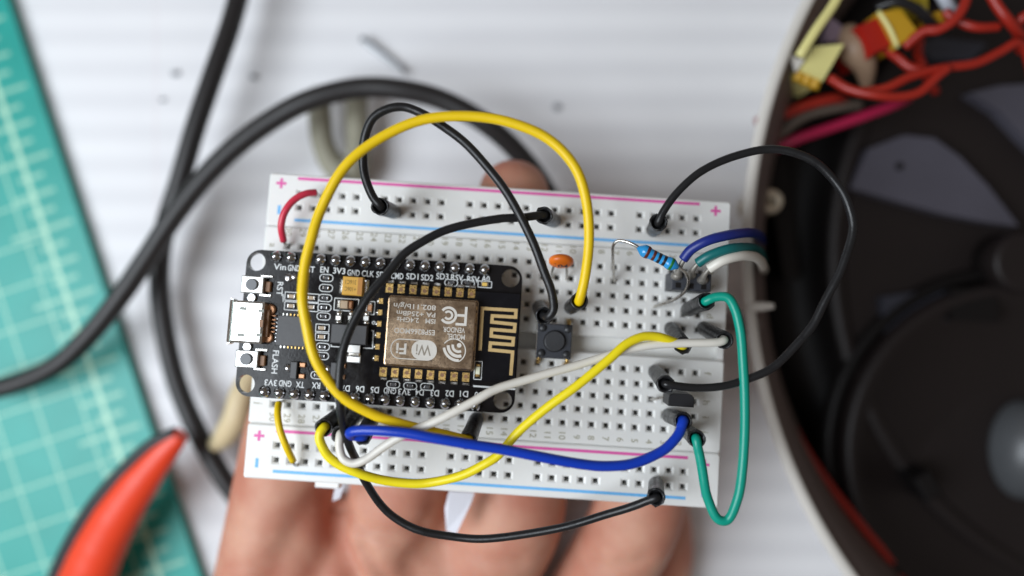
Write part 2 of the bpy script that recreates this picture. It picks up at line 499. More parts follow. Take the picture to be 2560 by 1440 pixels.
# ------------------------------------------------------------------ breadboard
P = 2.54
def colx(c): return (15.5 - c) * P
ROWY = {'a': 5.5, 'b': 4.5, 'c': 3.5, 'd': 2.5, 'e': 1.5, 'f': -1.5, 'g': -2.5, 'h': -3.5, 'i': -4.5, 'j': -5.5}
X0, X1, YE, YS = -41.1, 41.8, 27.0, 17.45
HO, HI = 0.80, 0.44          # half width of the countersink and of the hole
bb = thing('breadboard', 'white half-size solderless breadboard held in the hand', 'breadboard', MB4, (0.3, 0, -8.6))

def hole_plate(x0, x1, y0, y1, holes, r=0.5, depth=3.2):
    mb = MB()
    outer_top = rrect(x0 + .25, x1 - .25, y0 + .25, y1 - .25, r)
    hs = [[(x - HO, y - HO * .92), (x - HO, y + HO * .92), (x + HO, y + HO * .92), (x + HO, y - HO * .92)] for x, y in holes]
    mb.poly(outer_top, hs, 0, 0)
    o2 = rrect(x0, x1, y0, y1, r)
    r1 = [(p[0], p[1], 0) for p in outer_top]; r2 = [(p[0], p[1], -.28) for p in o2]; r3 = [(p[0], p[1], -8.5) for p in o2]
    mb.loft([r3, r2, r1], False, True, False)
    for x, y in holes:
        a = [(x - HO, y - HO * .92, 0), (x + HO, y - HO * .92, 0), (x + HO, y + HO * .92, 0), (x - HO, y + HO * .92, 0)]
        b = [(x - HI, y - HI, -.22), (x + HI, y - HI, -.22), (x + HI, y + HI, -.22), (x - HI, y + HI, -.22)]
        c = [(p[0], p[1], -depth) for p in b]
        mb.loft([c, b, a], False, False, False)
    return mb
holes_u = [(colx(c), ROWY[r] * P) for c in range(1, 31) for r in 'abcde']
holes_l = [(colx(c), ROWY[r] * P) for c in range(1, 31) for r in 'fghij']
railx = [(14 - i) * P for i in range(29) if i % 6 != 5]
body = hole_plate(X0, X1, 1.42, YS, holes_u)
b2 = hole_plate(X0, X1, -YS, -1.42, holes_l)
body.add(b2.v, b2.f)
body.box(0.35, 0, -8.5, -2.4, X1 - X0 - .4, 2.9)
body.box(41.2, 0, -8.5, -0.9, 1.0, 2.84)
body.box(-40.5, 0, -8.5, -0.9, 1.0, 2.84)
terminal = part('terminal_block', body, M_BOARD, bb)
for sgn, dx in ((1, 0.2), (-1, -0.05)):
    ys = (23.62, 21.06)
    hs = [(x + dx, sgn * y) for x in railx for y in ys]
    y0, y1 = (YS + .08, YE) if sgn > 0 else (-YE, -YS - .08)
    rail = part('power_rail', hole_plate(X0, X1, y0, y1, hs), M_BOARD, bb)
    yp, yb = (26.25, 18.72) if sgn > 0 else (-18.60, -25.55)
    part('pink_stripe', stroke(MB(), [(-36.0, yp), (36.1, yp)], .52, .012), M_PINK, rail)
    part('blue_stripe', stroke(MB(), [(-36.0, yb), (36.0, yb)], .52, .012), M_BLUEINK, rail)
    for sx in (-38.9, 39.0):
        ypl, ymi = (25.2, 20.4) if sgn > 0 else (-19.6, -24.3)
        pl = MB(); stroke(pl, [(sx - .9, ypl), (sx + .9, ypl)], .48, .012); stroke(pl, [(sx, ypl - .9), (sx, ypl + .9)], .48, .016)
        part('plus_sign', pl, M_PINK, rail)
        part('minus_sign', stroke(MB(), [(sx, ymi - .8), (sx, ymi + .8)], .55, .012), M_BLUEINK, rail)
    st = part('contact_strip', MB().box(0, sgn * 22.34, -3.9, -3.0, 73, 4.4), M_CONTACT, rail)
cs = part('contact_strip', MB().box(colx(1), 3.5 * P, -3.8, -3.0, 1.9, 11.6), M_CONTACT, terminal)
for c in range(1, 31):
    for sg in (0, 1):
        if c == 1 and sg == 0: continue
        part_copy(cs, 'contact_strip', terminal, (colx(c) - colx(1), -7 * P * sg, 0))
for c in range(1, 31):
    for yy in (16.55, -16.25):
        part('column_number', text(MB(), str(c), colx(c), yy, .012, 1.15, -math.pi / 2), M_TANINK, terminal)
for r, k in ROWY.items():
    for xx in (38.9, -39.4):
        part('row_letter', text(MB(), r, xx, k * P, .012, 1.25, -math.pi / 2), M_TANINK, terminal)
# thin white flaps hanging out below the lower edge
def flap(pts, th, name, m=M_BOARD):
    mb = MB(); P_ = [np.array(p) for p in pts]
    c = sum(P_) / len(P_); n = np.cross(P_[1] - P_[0], P_[2] - P_[0]); n /= np.linalg.norm(n)
    mb.loft([[p - n * th / 2 for p in P_], [p + n * th / 2 for p in P_]], False)
    return part(name, mb, m, bb)
M_FLAP = mat('white_flap', (0.76, 0.76, 0.82), 0.45)
flap([L(1122, 1228, -8.2), L(1186, 1232, -8.2), L(1180, 1252, -9.5), L(1140, 1336, -13), L(1116, 1326, -13), L(1112, 1270, -11)], .25, 'white_flap', M_FLAP)
flap([L(842, 1205, -8.2), L(863, 1207, -8.2), L(850, 1245, -11), L(832, 1252, -11.5), L(834, 1236, -10.5)], .25, 'white_flap', M_FLAP)
part('side_tab', MB().box(L(820, 1208, -5)[0], -27.6, -7, -4.4, 4.4, 2.4, .2), M_BOARD, bb)

# ------------------------------------------------------------------ microcontroller board
EH = 5.5          # top of its circuit board over the breadboard
ex0, ex1, ey0, ey1 = -41.85, 5.25, -12.45, 12.45
esp = thing('microcontroller_board', 'black wifi microcontroller board plugged into the breadboard', 'circuit board', MB4, (-18.3, 0, 0))
hx = (-40.16, 3.22); hy = 10.35
mholes = [circ(x, y, 1.55, 28) for x in hx for y in (-hy, hy)]
pcb = MB().poly(rrect(ex0, ex1, ey0, ey1, 2.4, 6), mholes, EH - 1.55, EH)
pcb_o = part('circuit_board', pcb, M_PCB, esp)
Z = EH + 0.014
def E(u, v, dz=0.0): return L(u, v, EH + dz)
# header strips with their pins
for sy in (1, -1):
    part('pin_header', MB().box(colx(23), sy * 4.5 * P, EH - 4.2, EH - 1.58, 15 * P - .2, 2.4), M_BLKGRIP, esp)
pin0 = part('pin', MB().box(colx(30), 4.5 * P, -2.6, EH - 1.5, .62, .62), M_TIN, esp)
jm = MB()
jm.loft([ring(colx(30), 4.5 * P, EH + .005, 1.05, 16), ring(colx(30), 4.5 * P, EH + .25, 1.0, 16), ring(colx(30), 4.5 * P, EH + .6, .84, 16),
         ring(colx(30), 4.5 * P, EH + .9, .6, 16), ring(colx(30), 4.5 * P, EH + 1.08, .36, 16), ring(colx(30), 4.5 * P, EH + 1.16, .12, 16)])
j0 = part('solder_joint', jm, M_SOLDER, esp)
for c in range(16, 31):
    for sy in (1, -1):
        if c == 30 and sy == 1: continue
        part_copy(pin0, 'pin', esp, (colx(c) - colx(30), -9 * P * (sy < 0), 0))
        j = part_copy(j0, 'solder_joint', esp, (colx(c) - colx(30), -9 * P * (sy < 0), 0))
for s, u, v in [('Vin', 700, 667), ('GND', 735, 670), ('RST', 772, 673), ('EN', 811, 674), ('3V3', 848, 677), ('GND', 884, 682), ('CLK', 920, 684), ('SD0', 956, 687),
                ('CMD', 993, 690), ('SD1', 1031, 691), ('SD2', 1068, 694), ('SD3', 1106, 691), ('RSV', 1143, 694), ('RSV', 1183, 698), ('A0', 1214, 697)]:
    q = E(u, v); part('pin_name', text(MB(), s, q[0], q[1], Z, 1.02, 0, .70 * len(s), bold=.012), M_SILK, pcb_o)
for s, u, v in [('3V3', 677, 957), ('GND', 713, 959), ('TX', 750, 962), ('RX', 790, 964), ('D8', 826, 968), ('D7', 864, 971), ('D6', 900, 973), ('D5', 937, 975),
                ('GND', 975, 977), ('3V3', 1011, 980), ('D4', 1049, 981), ('D3', 1087, 983), ('D2', 1124, 984), ('D1', 1160, 985), ('D0', 1197, 988)]:
    q = E(u, v); part('pin_name', text(MB(), s, q[0], q[1], Z, 1.02, math.pi, .70 * len(s), bold=.012), M_SILK, pcb_o)
for s, u, v in [('RST', 700, 722), ('FLASH', 688, 905)]:
    q = E(u, v); part('button_name', text(MB(), s, q[0], q[1], Z, 1.0, -math.pi / 2, .78 * len(s), bold=.012), M_SILK, pcb_o)
# tiny two-pad parts in rounded or square white outlines
def outline_part(u, v, w, h, kind, fill=None):
    q = E(u, v); mb = MB()
    if kind == 'pill': pts = rrect(q[0] - w / 2, q[0] + w / 2, q[1] - h / 2, q[1] + h / 2, h / 2 * .95, 5)
    else: pts = rrect(q[0] - w / 2, q[0] + w / 2, q[1] - h / 2, q[1] + h / 2, .05, 1)
    o = part('outline_print', stroke(mb, pts, .13, Z, True), M_SILK, pcb_o)
    if kind == 'pill':
        c = part('chip_resistor', MB().box(q[0], q[1], EH, EH + .35, .55, .55, .05), M_ICBLACK, esp)
        for s in (-1, 1): part('solder_end', MB().box(q[0] + s * .42, q[1], EH, EH + .38, .32, .55, .08), M_SOLDER, c)
    else:
        c = part('chip_capacitor', MB().box(q[0], q[1], EH, EH + .45, .8, .62, .05), M_CERAMIC if fill is None else fill, esp)
        for s in (-1, 1): part('solder_end', MB().box(q[0] + s * .52, q[1], EH, EH + .47, .28, .66, .08), M_TIN, c)
for u, v in [(816, 695), (815, 720), (813, 745), (811, 769), (809, 791), (807, 867), (805, 890), (794, 938)]: outline_part(u, v, 2.25, 1.2, 'pill')
for u, v in [(806, 820), (805, 842)]: outline_part(u, v, 2.25, 1.25, 'rect')
for u, v in [(983, 961), (1025.5, 965), (1067.7, 967), (1128, 707), (1170, 708)]: outline_part(u, v, 2.2, 1.1, 'pill')
outline_part(1212, 711, 2.3, 1.05, 'rect', mat('led_amber', (0.75, 0.5, 0.12), 0.3))
for u, v in [(730, 741), (729, 765), (779, 745), (778, 768)]: outline_part(u, v, 2.4, 1.4, 'rect')
# push buttons at the usb end
def push_button(u, v, label):
    q = E(u, v); b = part('push_button', MB().box(q[0], q[1], EH, EH + 1.5, 3.75, 2.85, .15), M_BTNFRAME, esp)
    b['label'] = label
    part('actuator', MB().cyl(q[0] + .02, q[1], EH + 1.48, EH + 2.0, .98, 22, .12), M_BTNTOP, b)
    part('terminal', MB().box(q[0] + 2.35, q[1] - .15, EH, EH + .8, 1.0, 1.75, .12), M_BROWN, b)
    for s in (-1, 1):
        part('solder_tab', MB().box(q[0] + 1.9, q[1] + s * 1.62, EH, EH + .25, 2.1, .42, .1), M_TIN, b)
push_button(638, 713, 'reset button with round grey actuator')
push_button(624, 897, 'flash button with round grey actuator')
# usb socket
q = E(617, 805, 2.4); ux, uy = q[0], q[1]
usb = part('usb_socket', MB().box(ux, uy, EH + .02, EH + 2.55, 5.35, 7.0, .35), M_STEEL, esp)
part('front_lip', MB().loft([[(ux - 2.7, uy - 3.6, EH + 2.5), (ux - 2.7, uy + 3.6, EH + 2.5), (ux - 2.7, uy + 3.6, EH + 2.25), (ux - 2.7, uy - 3.6, EH + 2.25)],
                              [(ux - 3.0, uy - 3.4, EH + 2.65), (ux - 3.0, uy + 3.4, EH + 2.65), (ux - 3.0, uy + 3.4, EH + 2.5), (ux - 3.0, uy - 3.4, EH + 2.5)]], False), M_STEEL, usb)
for s in (-1, 1):
    part('side_lip', MB().loft([[(ux - 2.6, uy + s * 3.5, EH + .3), (ux - 2.6, uy + s * 3.5, EH + 2.3), (ux - 2.6, uy + s * 3.65, EH + 2.3), (ux - 2.6, uy + s * 3.65, EH + .3)],
                              [(ux - 3.0, uy + s * 3.75, EH + .3), (ux - 3.0, uy + s * 3.75, EH + 2.3), (ux - 3.0, uy + s * 3.87, EH + 2.3), (ux - 3.0, uy + s * 3.87, EH + .3)]], False), M_STEEL, usb)
    part('latch_slot', MB().box(ux - .75, uy + s * 2.2, EH + 2.5, EH + 2.565, 1.15, .55), mat('slot_shadow', (0.28, 0.30, 0.27), 0.5), usb)
    part('rear_notch', MB().box(ux + 2.25, uy + s * 2.0, EH + 2.5, EH + 2.567, .9, .5), MATS['slot_shadow'], usb)
    part('ground_tab', MB().cyl(ux - .3, uy + s * 4.15, EH, EH + .5, .85, 16, .2), M_SOLDER, usb)
    part('mount_pad', MB().cyl(ux + 3.1, uy + s * 2.35, EH, EH + .7, .95, 18, .3), M_COPPER, usb)
part('rear_slot', MB().box(ux + 2.45, uy - .1, EH + 2.5, EH + 2.57, .55, 1.2), M_BROWN, usb)
part('rear_insulator', MB().box(ux + 2.95, uy, EH, EH + 1.4, .7, 4.6, .1), M_BROWN, usb)
for k in range(5): part('contact', MB().box(ux + 3.65, uy + (k - 2) * .68, EH, EH + .55, 1.1, .34, .12), M_COPPER, usb)
# serial chip
q = E(733, 828); cx, cy = q[0], q[1]
ic = part('serial_chip', MB().box(cx, cy, EH, EH + .95, 5.1, 5.1, .12), M_ICBLACK, esp)
for k in range(7):
    for s in (-1, 1):
        part('chip_lead', MB().box(cx + (k - 3) * .62, cy + s * 2.7, EH, EH + .16, .26, .5, .04), M_GOLD if k > 1 else M_TIN, ic)
        part('chip_lead', MB().box(cx + s * 2.7, cy + (k - 3) * .62, EH, EH + .16, .5, .26, .04), M_SOLDER, ic)
for k in range(3):
    q = E(722 + k * 8, 884); part('trace', stroke(MB(), [(q[0], q[1] + .8), (q[0], q[1] - .9 + .3 * k)], .14, Z), M_MODPCB, pcb_o)
# tantalum capacitor
q = E(887, 717); tx, ty = q[0], q[1]
tan_ = part('tantalum_capacitor', MB().box(tx, ty, EH + .1, EH + 1.95, 3.35, 3.1, .1), M_TANT, esp)
part('polarity_bar', MB().box(tx + 1.27, ty, EH + 1.945, EH + 1.962, .75, 2.88), M_TANTBAR, tan_)
for s in (-1, 1): part('solder_end', MB().box(tx + s * 2.0, ty, EH, EH + .75, .95, 2.5, .3), M_TIN, tan_)
tm = MB(); text(tm, '316C1', tx - .3, ty + .62, EH + 1.965, .72, math.pi, 1.8); text(tm, '+106C', tx - .3, ty - .55, EH + 1.965, .72, math.pi, 1.9)
part('value_print', tm, M_INKDARK, tan_)
# ceramic capacitors and small parts round the regulator
q = E(866, 762); part('outline_print', stroke(MB(), rrect(q[0] - 2.05, q[0] + 2.05, q[1] - 1.02, q[1] + 1.02, .05, 1), .14, Z, True), M_SILK, pcb_o)
c = part('ceramic_capacitor', MB().box(q[0] - .15, q[1], EH, EH + .95, 1.2, 1.35, .1), M_CERAMIC, esp)
part('solder_end', MB().box(q[0] - 1.1, q[1], EH, EH + .9, .7, 1.4, .2), M_TIN, c); part('solder_end', MB().box(q[0] + .85, q[1], EH, EH + .9, .75, 1.4, .2), M_COPPER, c)
for u, v in [(848, 795), (879, 795), (917, 796)]:
    q = E(u, v); c = part('ceramic_capacitor', MB().box(q[0], q[1], EH, EH + .7, .95, .8, .08), M_BTNFRAME, esp)
    for s in (-1, 1): part('solder_end', MB().dome(q[0], q[1] + s * .75, EH, .58, .75, 12, 4), M_TIN, c)
q = E(926, 770); part('outline_print', stroke(MB(), rrect(q[0] - .7, q[0] + .7, q[1] - 1.1, q[1] + 1.1, .05, 1), .14, Z, True), M_SILK, pcb_o)
c = part('ceramic_capacitor', MB().box(q[0], q[1], EH, EH + .7, .8, .9, .08), M_COPPER, esp)
for s in (-1, 1): part('solder_end', MB().box(q[0], q[1] + s * .65, EH, EH + .72, .8, .4, .15), M_TIN, c)
# regulator with its tab
q = E(877, 836); rx, ry = q[0], q[1]
reg = part('voltage_regulator', MB().box(rx, ry, EH + .05, EH + 1.6, 6.0, 3.25, .14), M_ICBLACK, esp)
t0 = E(886, 880)
part('tab', MB().box(t0[0], t0[1] + .55, EH + .3, EH + .95, 2.2, 1.3, .06), M_BTNFRAME, reg)
part('tab', MB().box(t0[0], t0[1] - .35, EH, EH + .6, 2.2, .9, .25), M_TIN, reg)
part('tab', MB().box(t0[0], t0[1] - 1.15, EH, EH + .3, 2.35, 1.3, .12), M_BTNFRAME, reg)
o = MB(); stroke(o, [E(828, 861)[:2], E(828, 866)[:2], E(857, 868)[:2]], .16, Z); stroke(o, [E(907, 870)[:2], E(931, 871)[:2], E(934, 827)[:2], E(928, 826)[:2]], .16, Z)
part('outline_print', o, M_SILK, pcb_o)
# small transistors
for (u, v) in [(738, 925), (838, 927)]:
    q = E(u, v); c = part('transistor', MB().box(q[0], q[1], EH + .1, EH + 1.05, 1.15, 2.9, .12), M_ICBLACK, esp)
    part('solder_lead', MB().dome(q[0] - 1.2, q[1] + .25, EH, .7, .5, 12, 4), M_SOLDER, c)
    for s in (-1, 1): part('solder_lead', MB().box(q[0] + 1.25, q[1] + s * .95, EH, EH + .45, 1.1, .85, .15), M_COPPER, c)
q = E(690, 700)
part('outline_print', stroke(MB(), [E(708, 755)[:2], E(708, 735)[:2]], .14, Z), M_SILK, pcb_o)
part('solder_blob', MB().dome(*E(722, 694)[:2], EH, .8, .35, 14, 4), M_SOLDER, esp)
part('solder_blob', MB().dome(*E(736, 692)[:2], EH, .6, .28, 14, 4), M_SOLDER, esp)
part('white_dot', MB().poly(circ(*E(934, 807)[:2], .32, 16), [circ(*E(934, 807)[:2], .14, 12)], Z, Z), M_SILK, pcb_o)
part('outline_print', stroke(MB(), [E(1183, 965)[:2], E(1288, 973)[:2]], .28, Z), M_SILK, pcb_o)

# ---- wifi module
MH = EH + 0.85
ma, mb_, mc, md = E(949, 716), E(1301, 742), E(938, 946), E(1288, 968)
mx0, mx1 = (ma[0] + mc[0]) / 2, 5.05
my1, my0 = L(1063, 718, MH)[1] - .15, L(1063, 944, MH)[1] + .05
mod = part('wifi_module', MB().poly(rrect(mx0, mx1, my0, my1, .15, 2), [], EH + .02, MH), M_MODPCB, esp)
def Q(u, v, dz=0.0): return L(u, v, MH + dz)
tops = [(974, 720), (1003, 722), (1032.5, 725), (1062, 727), (1091, 728), (1121, 729), (1150, 731), (1178.6, 733)]
bots = [(957.5, 930), (987, 932.5), (1017, 933.5), (1046, 935), (1076, 937), (1105, 939), (1135, 941), (1165, 943)]
yt = np.mean([Q(*p)[1] for p in tops]); yb = np.mean([Q(*p)[1] for p in bots])
xs = [(Q(*a)[0] + Q(*b)[0]) / 2 for a, b in zip(tops, bots)]
def pad(x, y, sgn, name):
    pdm = MB().poly([(x - .6, y - .75), (x + .6, y - .75), (x + .6, y + .75), (x - .6, y + .75)], [circ(x, y - sgn * .12, .33, 14)], MH, MH + .03)
    p = part('castellated_pad', pdm, M_GOLD, mod)
    part('pad_hole', MB().poly(circ(x, y - sgn * .12, .33, 14), [], MH + .004, MH + .004), M_BROWN, mod)
    part('solder_fillet', MB().box(x + .05, y + sgn * 1.1, EH, EH + .5, 1.15, .6, .2), M_TIN, mod)
for x in xs: pad(x, yt, 1, 't'); pad(x, yb, -1, 'b')
for v in (752, 781, 809.5, 838, 867, 896):
    q = Q(947, v)
    part('castellated_pad', MB().box(mx0 + .35, q[1], MH - .3, MH + .03, .75, 1.0, .05), M_GOLD, mod)
    part('solder_fillet', MB().dome(mx0 - .12, q[1], EH, .42, .7, 10, 4, .55), M_TIN, mod)
# shield can with soft edges
SHT = MH + 2.2
sc_ = [L(u, v, SHT) for u, v in ((968.5, 737), (1192, 751), (959, 914), (1184, 928))]
sx0 = (sc_[0][0] + sc_[2][0]) / 2; sx1 = (sc_[1][0] + sc_[3][0]) / 2; sy1 = (sc_[0][1] + sc_[1][1]) / 2; sy0 = (sc_[2][1] + sc_[3][1]) / 2
def rr3(i, z, r): return [(p[0], p[1], z) for p in rrect(sx0 + i, sx1 - i, sy0 + i, sy1 - i, r, 4)]
sh = MB().loft([rr3(-.12, MH, .5), rr3(-.12, MH + .25, .5), rr3(0, MH + .3, .5), rr3(0, SHT - .32, .5), rr3(.10, SHT - .1, .45), rr3(.32, SHT, .3)], False)
def shield_material():
    m = mat('shield_can', (0.60, 0.52, 0.44), 0.24, metal=1.0)
    nt = m.node_tree; b = nt.nodes['Principled BSDF']; N = nt.nodes; K = nt.links
    tc = N.new('ShaderNodeTexCoord')
    v = N.new('ShaderNodeTexVoronoi'); v.inputs['Scale'].default_value = 14; K.new(tc.outputs['Object'], v.inputs['Vector'])
    n = N.new('ShaderNodeTexNoise'); n.inputs['Scale'].default_value = 3.0; n.inputs['Detail'].default_value = 10; n.inputs['Roughness'].default_value = .75
    K.new(tc.outputs['Object'], n.inputs['Vector'])
    mr = N.new('ShaderNodeMapRange'); mr.inputs['From Min'].default_value = .35; mr.inputs['From Max'].default_value = .65
    mr.inputs['To Min'].default_value = .16; mr.inputs['To Max'].default_value = .32
    K.new(n.outputs['Fac'], mr.inputs['Value']); K.new(mr.outputs['Result'], b.inputs['Roughness'])
    n3 = N.new('ShaderNodeTexNoise'); n3.inputs['Scale'].default_value = 26; n3.inputs['Detail'].default_value = 6; K.new(tc.outputs['Object'], n3.inputs['Vector'])
    r2 = N.new('ShaderNodeMapRange'); r2.inputs['From Min'].default_value = .56; r2.inputs['From Max'].default_value = .70
    K.new(n3.outputs['Fac'], r2.inputs['Value'])
    mx = N.new('ShaderNodeMix'); mx.data_type = 'RGBA'
    mx.inputs['A'].default_value = (0.50, 0.37, 0.25, 1); mx.inputs['B'].default_value = (0.24, 0.18, 0.13, 1)
    K.new(r2.outputs['Result'], mx.inputs['Factor']); K.new(mx.outputs['Result'], b.inputs['Base Color'])
    bp = N.new('ShaderNodeBump'); bp.inputs['Strength'].default_value = .12; bp.inputs['Distance'].default_value = .01
    K.new(n.outputs['Fac'], bp.inputs['Height']); K.new(bp.outputs['Normal'], b.inputs['Normal'])
    return m
can = part('shield_can', sh, shield_material(), mod)
M_ETCH = mat('etched_mark', (0.62, 0.59, 0.54), 0.62, metal=0.35, var=0.08, vscale=20)
M_ETCHD = mat('etched_gap', (0.24, 0.21, 0.17), 0.5, metal=0.7)
SZ = SHT + .012
def K_(u, v): q = L(u, v, SZ); return q[0], q[1]
for s, u, v, w, cap in [('802.11b/g/n', 1037, 767, 7.0, .82), ('PA +25dBm', 1040, 785, 6.4, .78), ('ISM   2.4GHz', 1040, 801, 6.4, .78), ('ESP8266MOD', 1036, 829, 6.7, .85),
                        ('VENDOR', 1135, 825, 3.6, .85), ('MODEL', 1140, 842, 2.9, .85)]:
    x, y = K_(u, v); part('module_print', text(MB(), s, x, y, SZ, cap, math.pi, w, bold=.01), M_ETCH, can)
# two-letter radio approval mark: a broken double ring with an F
x, y = K_(1121, 788)
fm = MB()
arc = lambda r, a0, a1, n=22: [(x + r * math.cos(math.radians(a0 + (a1 - a0) * i / n)), y + r * math.sin(math.radians(a0 + (a1 - a0) * i / n))) for i in range(n + 1)]
stroke(fm, arc(1.25, 215 - 360, 145), .42, SZ); stroke(fm, arc(.62, 215 - 360, 145), .36, SZ)
x2, y2 = K_(1163, 789)
stroke(fm, [(x2 + .1, y2 + 1.45), (x2 + .1, y2 - 1.5), (x2 - 1.5, y2 - 1.5)], .42, SZ)
stroke(fm, [(x2 + .1, y2 - .02), (x2 - 1.3, y2 - .02)], .42, SZ + .004)
part('approval_mark', fm, M_ETCH, can)
# wifi lozenge
x, y = K_(1034, 874)
wm = stroke(MB(), rrect(x - 3.75, x + 3.75, y - 1.6, y + 1.6, 1.5, 6), .16, SZ, True)
part('wifi_mark_ring', wm, M_ETCH, can)
part('wifi_mark_field', MB().poly(rrect(x - .35, x + 3.7, y - 1.55, y + 1.55, 1.45, 6), [], SZ + .004, SZ + .004), M_ETCH, can)
part('wifi_mark_letters', text(MB(), 'Wi', x + 1.65, y, SZ + .012, 1.75, math.pi, 2.5, bold=.01), M_ETCHD, can)
part('wifi_mark_letters', text(MB(), 'Fi', x - 2.05, y, SZ + .012, 1.75, math.pi, 1.7, bold=.02), M_ETCH, can)
# round swirl mark
x, y = K_(1134, 877)
sm = MB()
def arcp(cx_, cy_, r, a0, a1, w, n=20): stroke(sm, [(cx_ + r * math.cos(math.radians(a0 + (a1 - a0) * i / n)), cy_ + r * math.sin(math.radians(a0 + (a1 - a0) * i / n))) for i in range(n + 1)], w, SZ)
arcp(x, y, 1.95, -60, 145, .17)
fx, fy = x + .75, y + .85
arcp(fx, fy, .95, 170, 300, .42); arcp(fx, fy, 1.7, 180, 290, .50); arcp(fx, fy, 2.4, 190, 275, .44)
sm.poly(circ(fx + .1, fy + .1, .38, 16), [], SZ, SZ)
part('swirl_mark', sm, M_ETCH, can)
# antenna meander
am = MB()
AZ = MH + .02
apts = [(1200, 876), (1206, 771), (1290, 776), (1289, 793), (1231, 789.5), (1229.5, 805), (1287.5, 811), (1286, 828), (1229, 823.5), (1228, 840), (1283.5, 846), (1282, 862), (1226, 857.5), (1224.7, 874.5), (1281.5, 880), (1277, 938.5)]
stroke(am, [Q(*p)[:2] for p in apts], .56, AZ)
part('antenna_trace', am, M_TRACE, mod)
q = Q(1195, 926)
part('outline_print', stroke(MB(), rrect(q[0] - .62, q[0] + .62, q[1] - 1.5, q[1] + 1.5, .05, 1), .12, MH + .014, True), M_SILK, mod)
led = part('status_led', MB().box(q[0], q[1], MH, MH + .5, .75, 1.3, .1), mat('led_lens', (0.72, 0.72, 0.55), 0.25, coat=.4), mod)
for s in (-1, 1): part('solder_end', MB().box(q[0], q[1] + s * .85, MH, MH + .4, .75, .45, .12), M_GOLD, led)

# ------------------------------------------------------------------ jumper wires
WR = 0.72
def plug(parent, base, top, seed):
    """a heat-shrunk jumper end: pin, sleeve with a ragged collar"""
    b = np.array(base); t = np.array(top); ax = t - b; Ln = np.linalg.norm(ax); ax = ax / Ln
    ref = np.array([1.0, 0, 0]); n1 = np.cross(ax, ref); n1 /= np.linalg.norm(n1); n2 = np.cross(ax, n1)
    rg = np.random.default_rng(seed)
    N = 18
    def rg_ring(s, r, j=0.0):
        return [b + ax * (s + j * 2.2 * rg.standard_normal()) + (math.cos(2 * math.pi * k / N) * n1 + math.sin(2 * math.pi * k / N) * n2) * r * (1 + j * rg.standard_normal()) for k in range(N)]
    sl = MB().loft([rg_ring(.4, .75), rg_ring(.7, 1.18), rg_ring(1.6, 1.30), rg_ring(Ln * .5, 1.32, .012), rg_ring(Ln * .8, 1.36, .02), rg_ring(Ln - .2, 1.42, .03),
                    rg_ring(Ln + .25, 1.42, .05), rg_ring(Ln + .15, 1.12, .05), rg_ring(Ln - .55, .98, .03), rg_ring(Ln - 1.0, .4)], True)
    pl = part('plug', sl, M_SHRINK, parent)
    part('pin', MB().tube([b - ax * 2.5 * 0 + np.array([0, 0, -2.6]), b + ax * .6], .3, 8, 2), M_LEAD, pl)

def jumper(name, label, m, pts, base_a, base_b, r=WR):
    A = [L(u, v, h if h < 12 else 12 + (h - 12) * .5) for u, v, h in pts]
    root = thing(name, label, 'jumper wire', MB4, L(*base_a))
    a_ax = A[0] - L(*base_a); a_ax /= np.linalg.norm(a_ax); b_ax = A[-1] - L(*base_b); b_ax /= np.linalg.norm(b_ax)
    path = [A[0] - a_ax * .9] + A + [A[-1] - b_ax * .9]
    path = resample(path, 7)
    rg = np.random.default_rng(len(pts) * 17 + int(pts[0][0]))
    k_ = np.arange(len(path)); wob = sum(rg.normal(0, .09 / f_, 3)[None, :] * np.sin(k_ * .13 * f_ + rg.uniform(0, 6))[:, None] for f_ in (1.0, 1.7, 2.9, 4.3))
    wob *= np.clip(np.minimum(k_, k_[::-1]) / 14.0, 0, 1)[:, None]
    part('insulation', MB().tube(path + wob, r, 12, 1, jit=.006), m, root)
    plug(root, L(*base_a), A[0], int(pts[0][0]) + 1); plug(root, L(*base_b), A[-1], int(pts[0][0]) + 2)
    return root

jumper('yellow_jumper_wire', 'golden yellow jumper wire in a big loop rising over the microcontroller board', M_YEL,
       [(1448, 752, 12), (1462, 695, 15), (1474, 600, 19), (1464, 495, 22), (1432, 410, 24), (1370, 345, 25), (1270, 301, 26), (1150, 291, 26), (1040, 307, 26), (940, 353, 26), (855, 430, 26),
        (800, 525, 25), (776, 600, 25), (762, 660, 25), (758, 715, 25), (760, 780, 25), (768, 830, 24), (783, 885, 24), (808, 930, 23), (862, 995, 21), (930, 1034, 19), (990, 1057, 17.5), (1060, 1077, 15.5), (1120, 1090, 14.5), (1170, 1101, 13)],
       (1425, 770), (1193, 1043), .82)
jumper('yellow_jumper_wire', 'bright lemon yellow jumper wire crossing the lower right of the breadboard', M_YEL2,
       [(810, 1069, 14), (802, 1082, 14.5), (799, 1103, 14.5), (812, 1131, 14), (842, 1158, 13), (893, 1182, 12), (949, 1199, 11), (1024, 1208, 10.5), (1080, 1205, 10.5), (1155, 1188, 11.5), (1211, 1160, 12.5), (1245, 1137, 13), (1290, 1085, 14),
        (1365, 1025, 15.5), (1440, 968, 17), (1515, 903, 17.5), (1565, 858, 17), (1602, 843, 16), (1640, 842, 15), (1672, 850, 14), (1708, 864, 12)],
       (858, 1028), (1675, 818), .74)
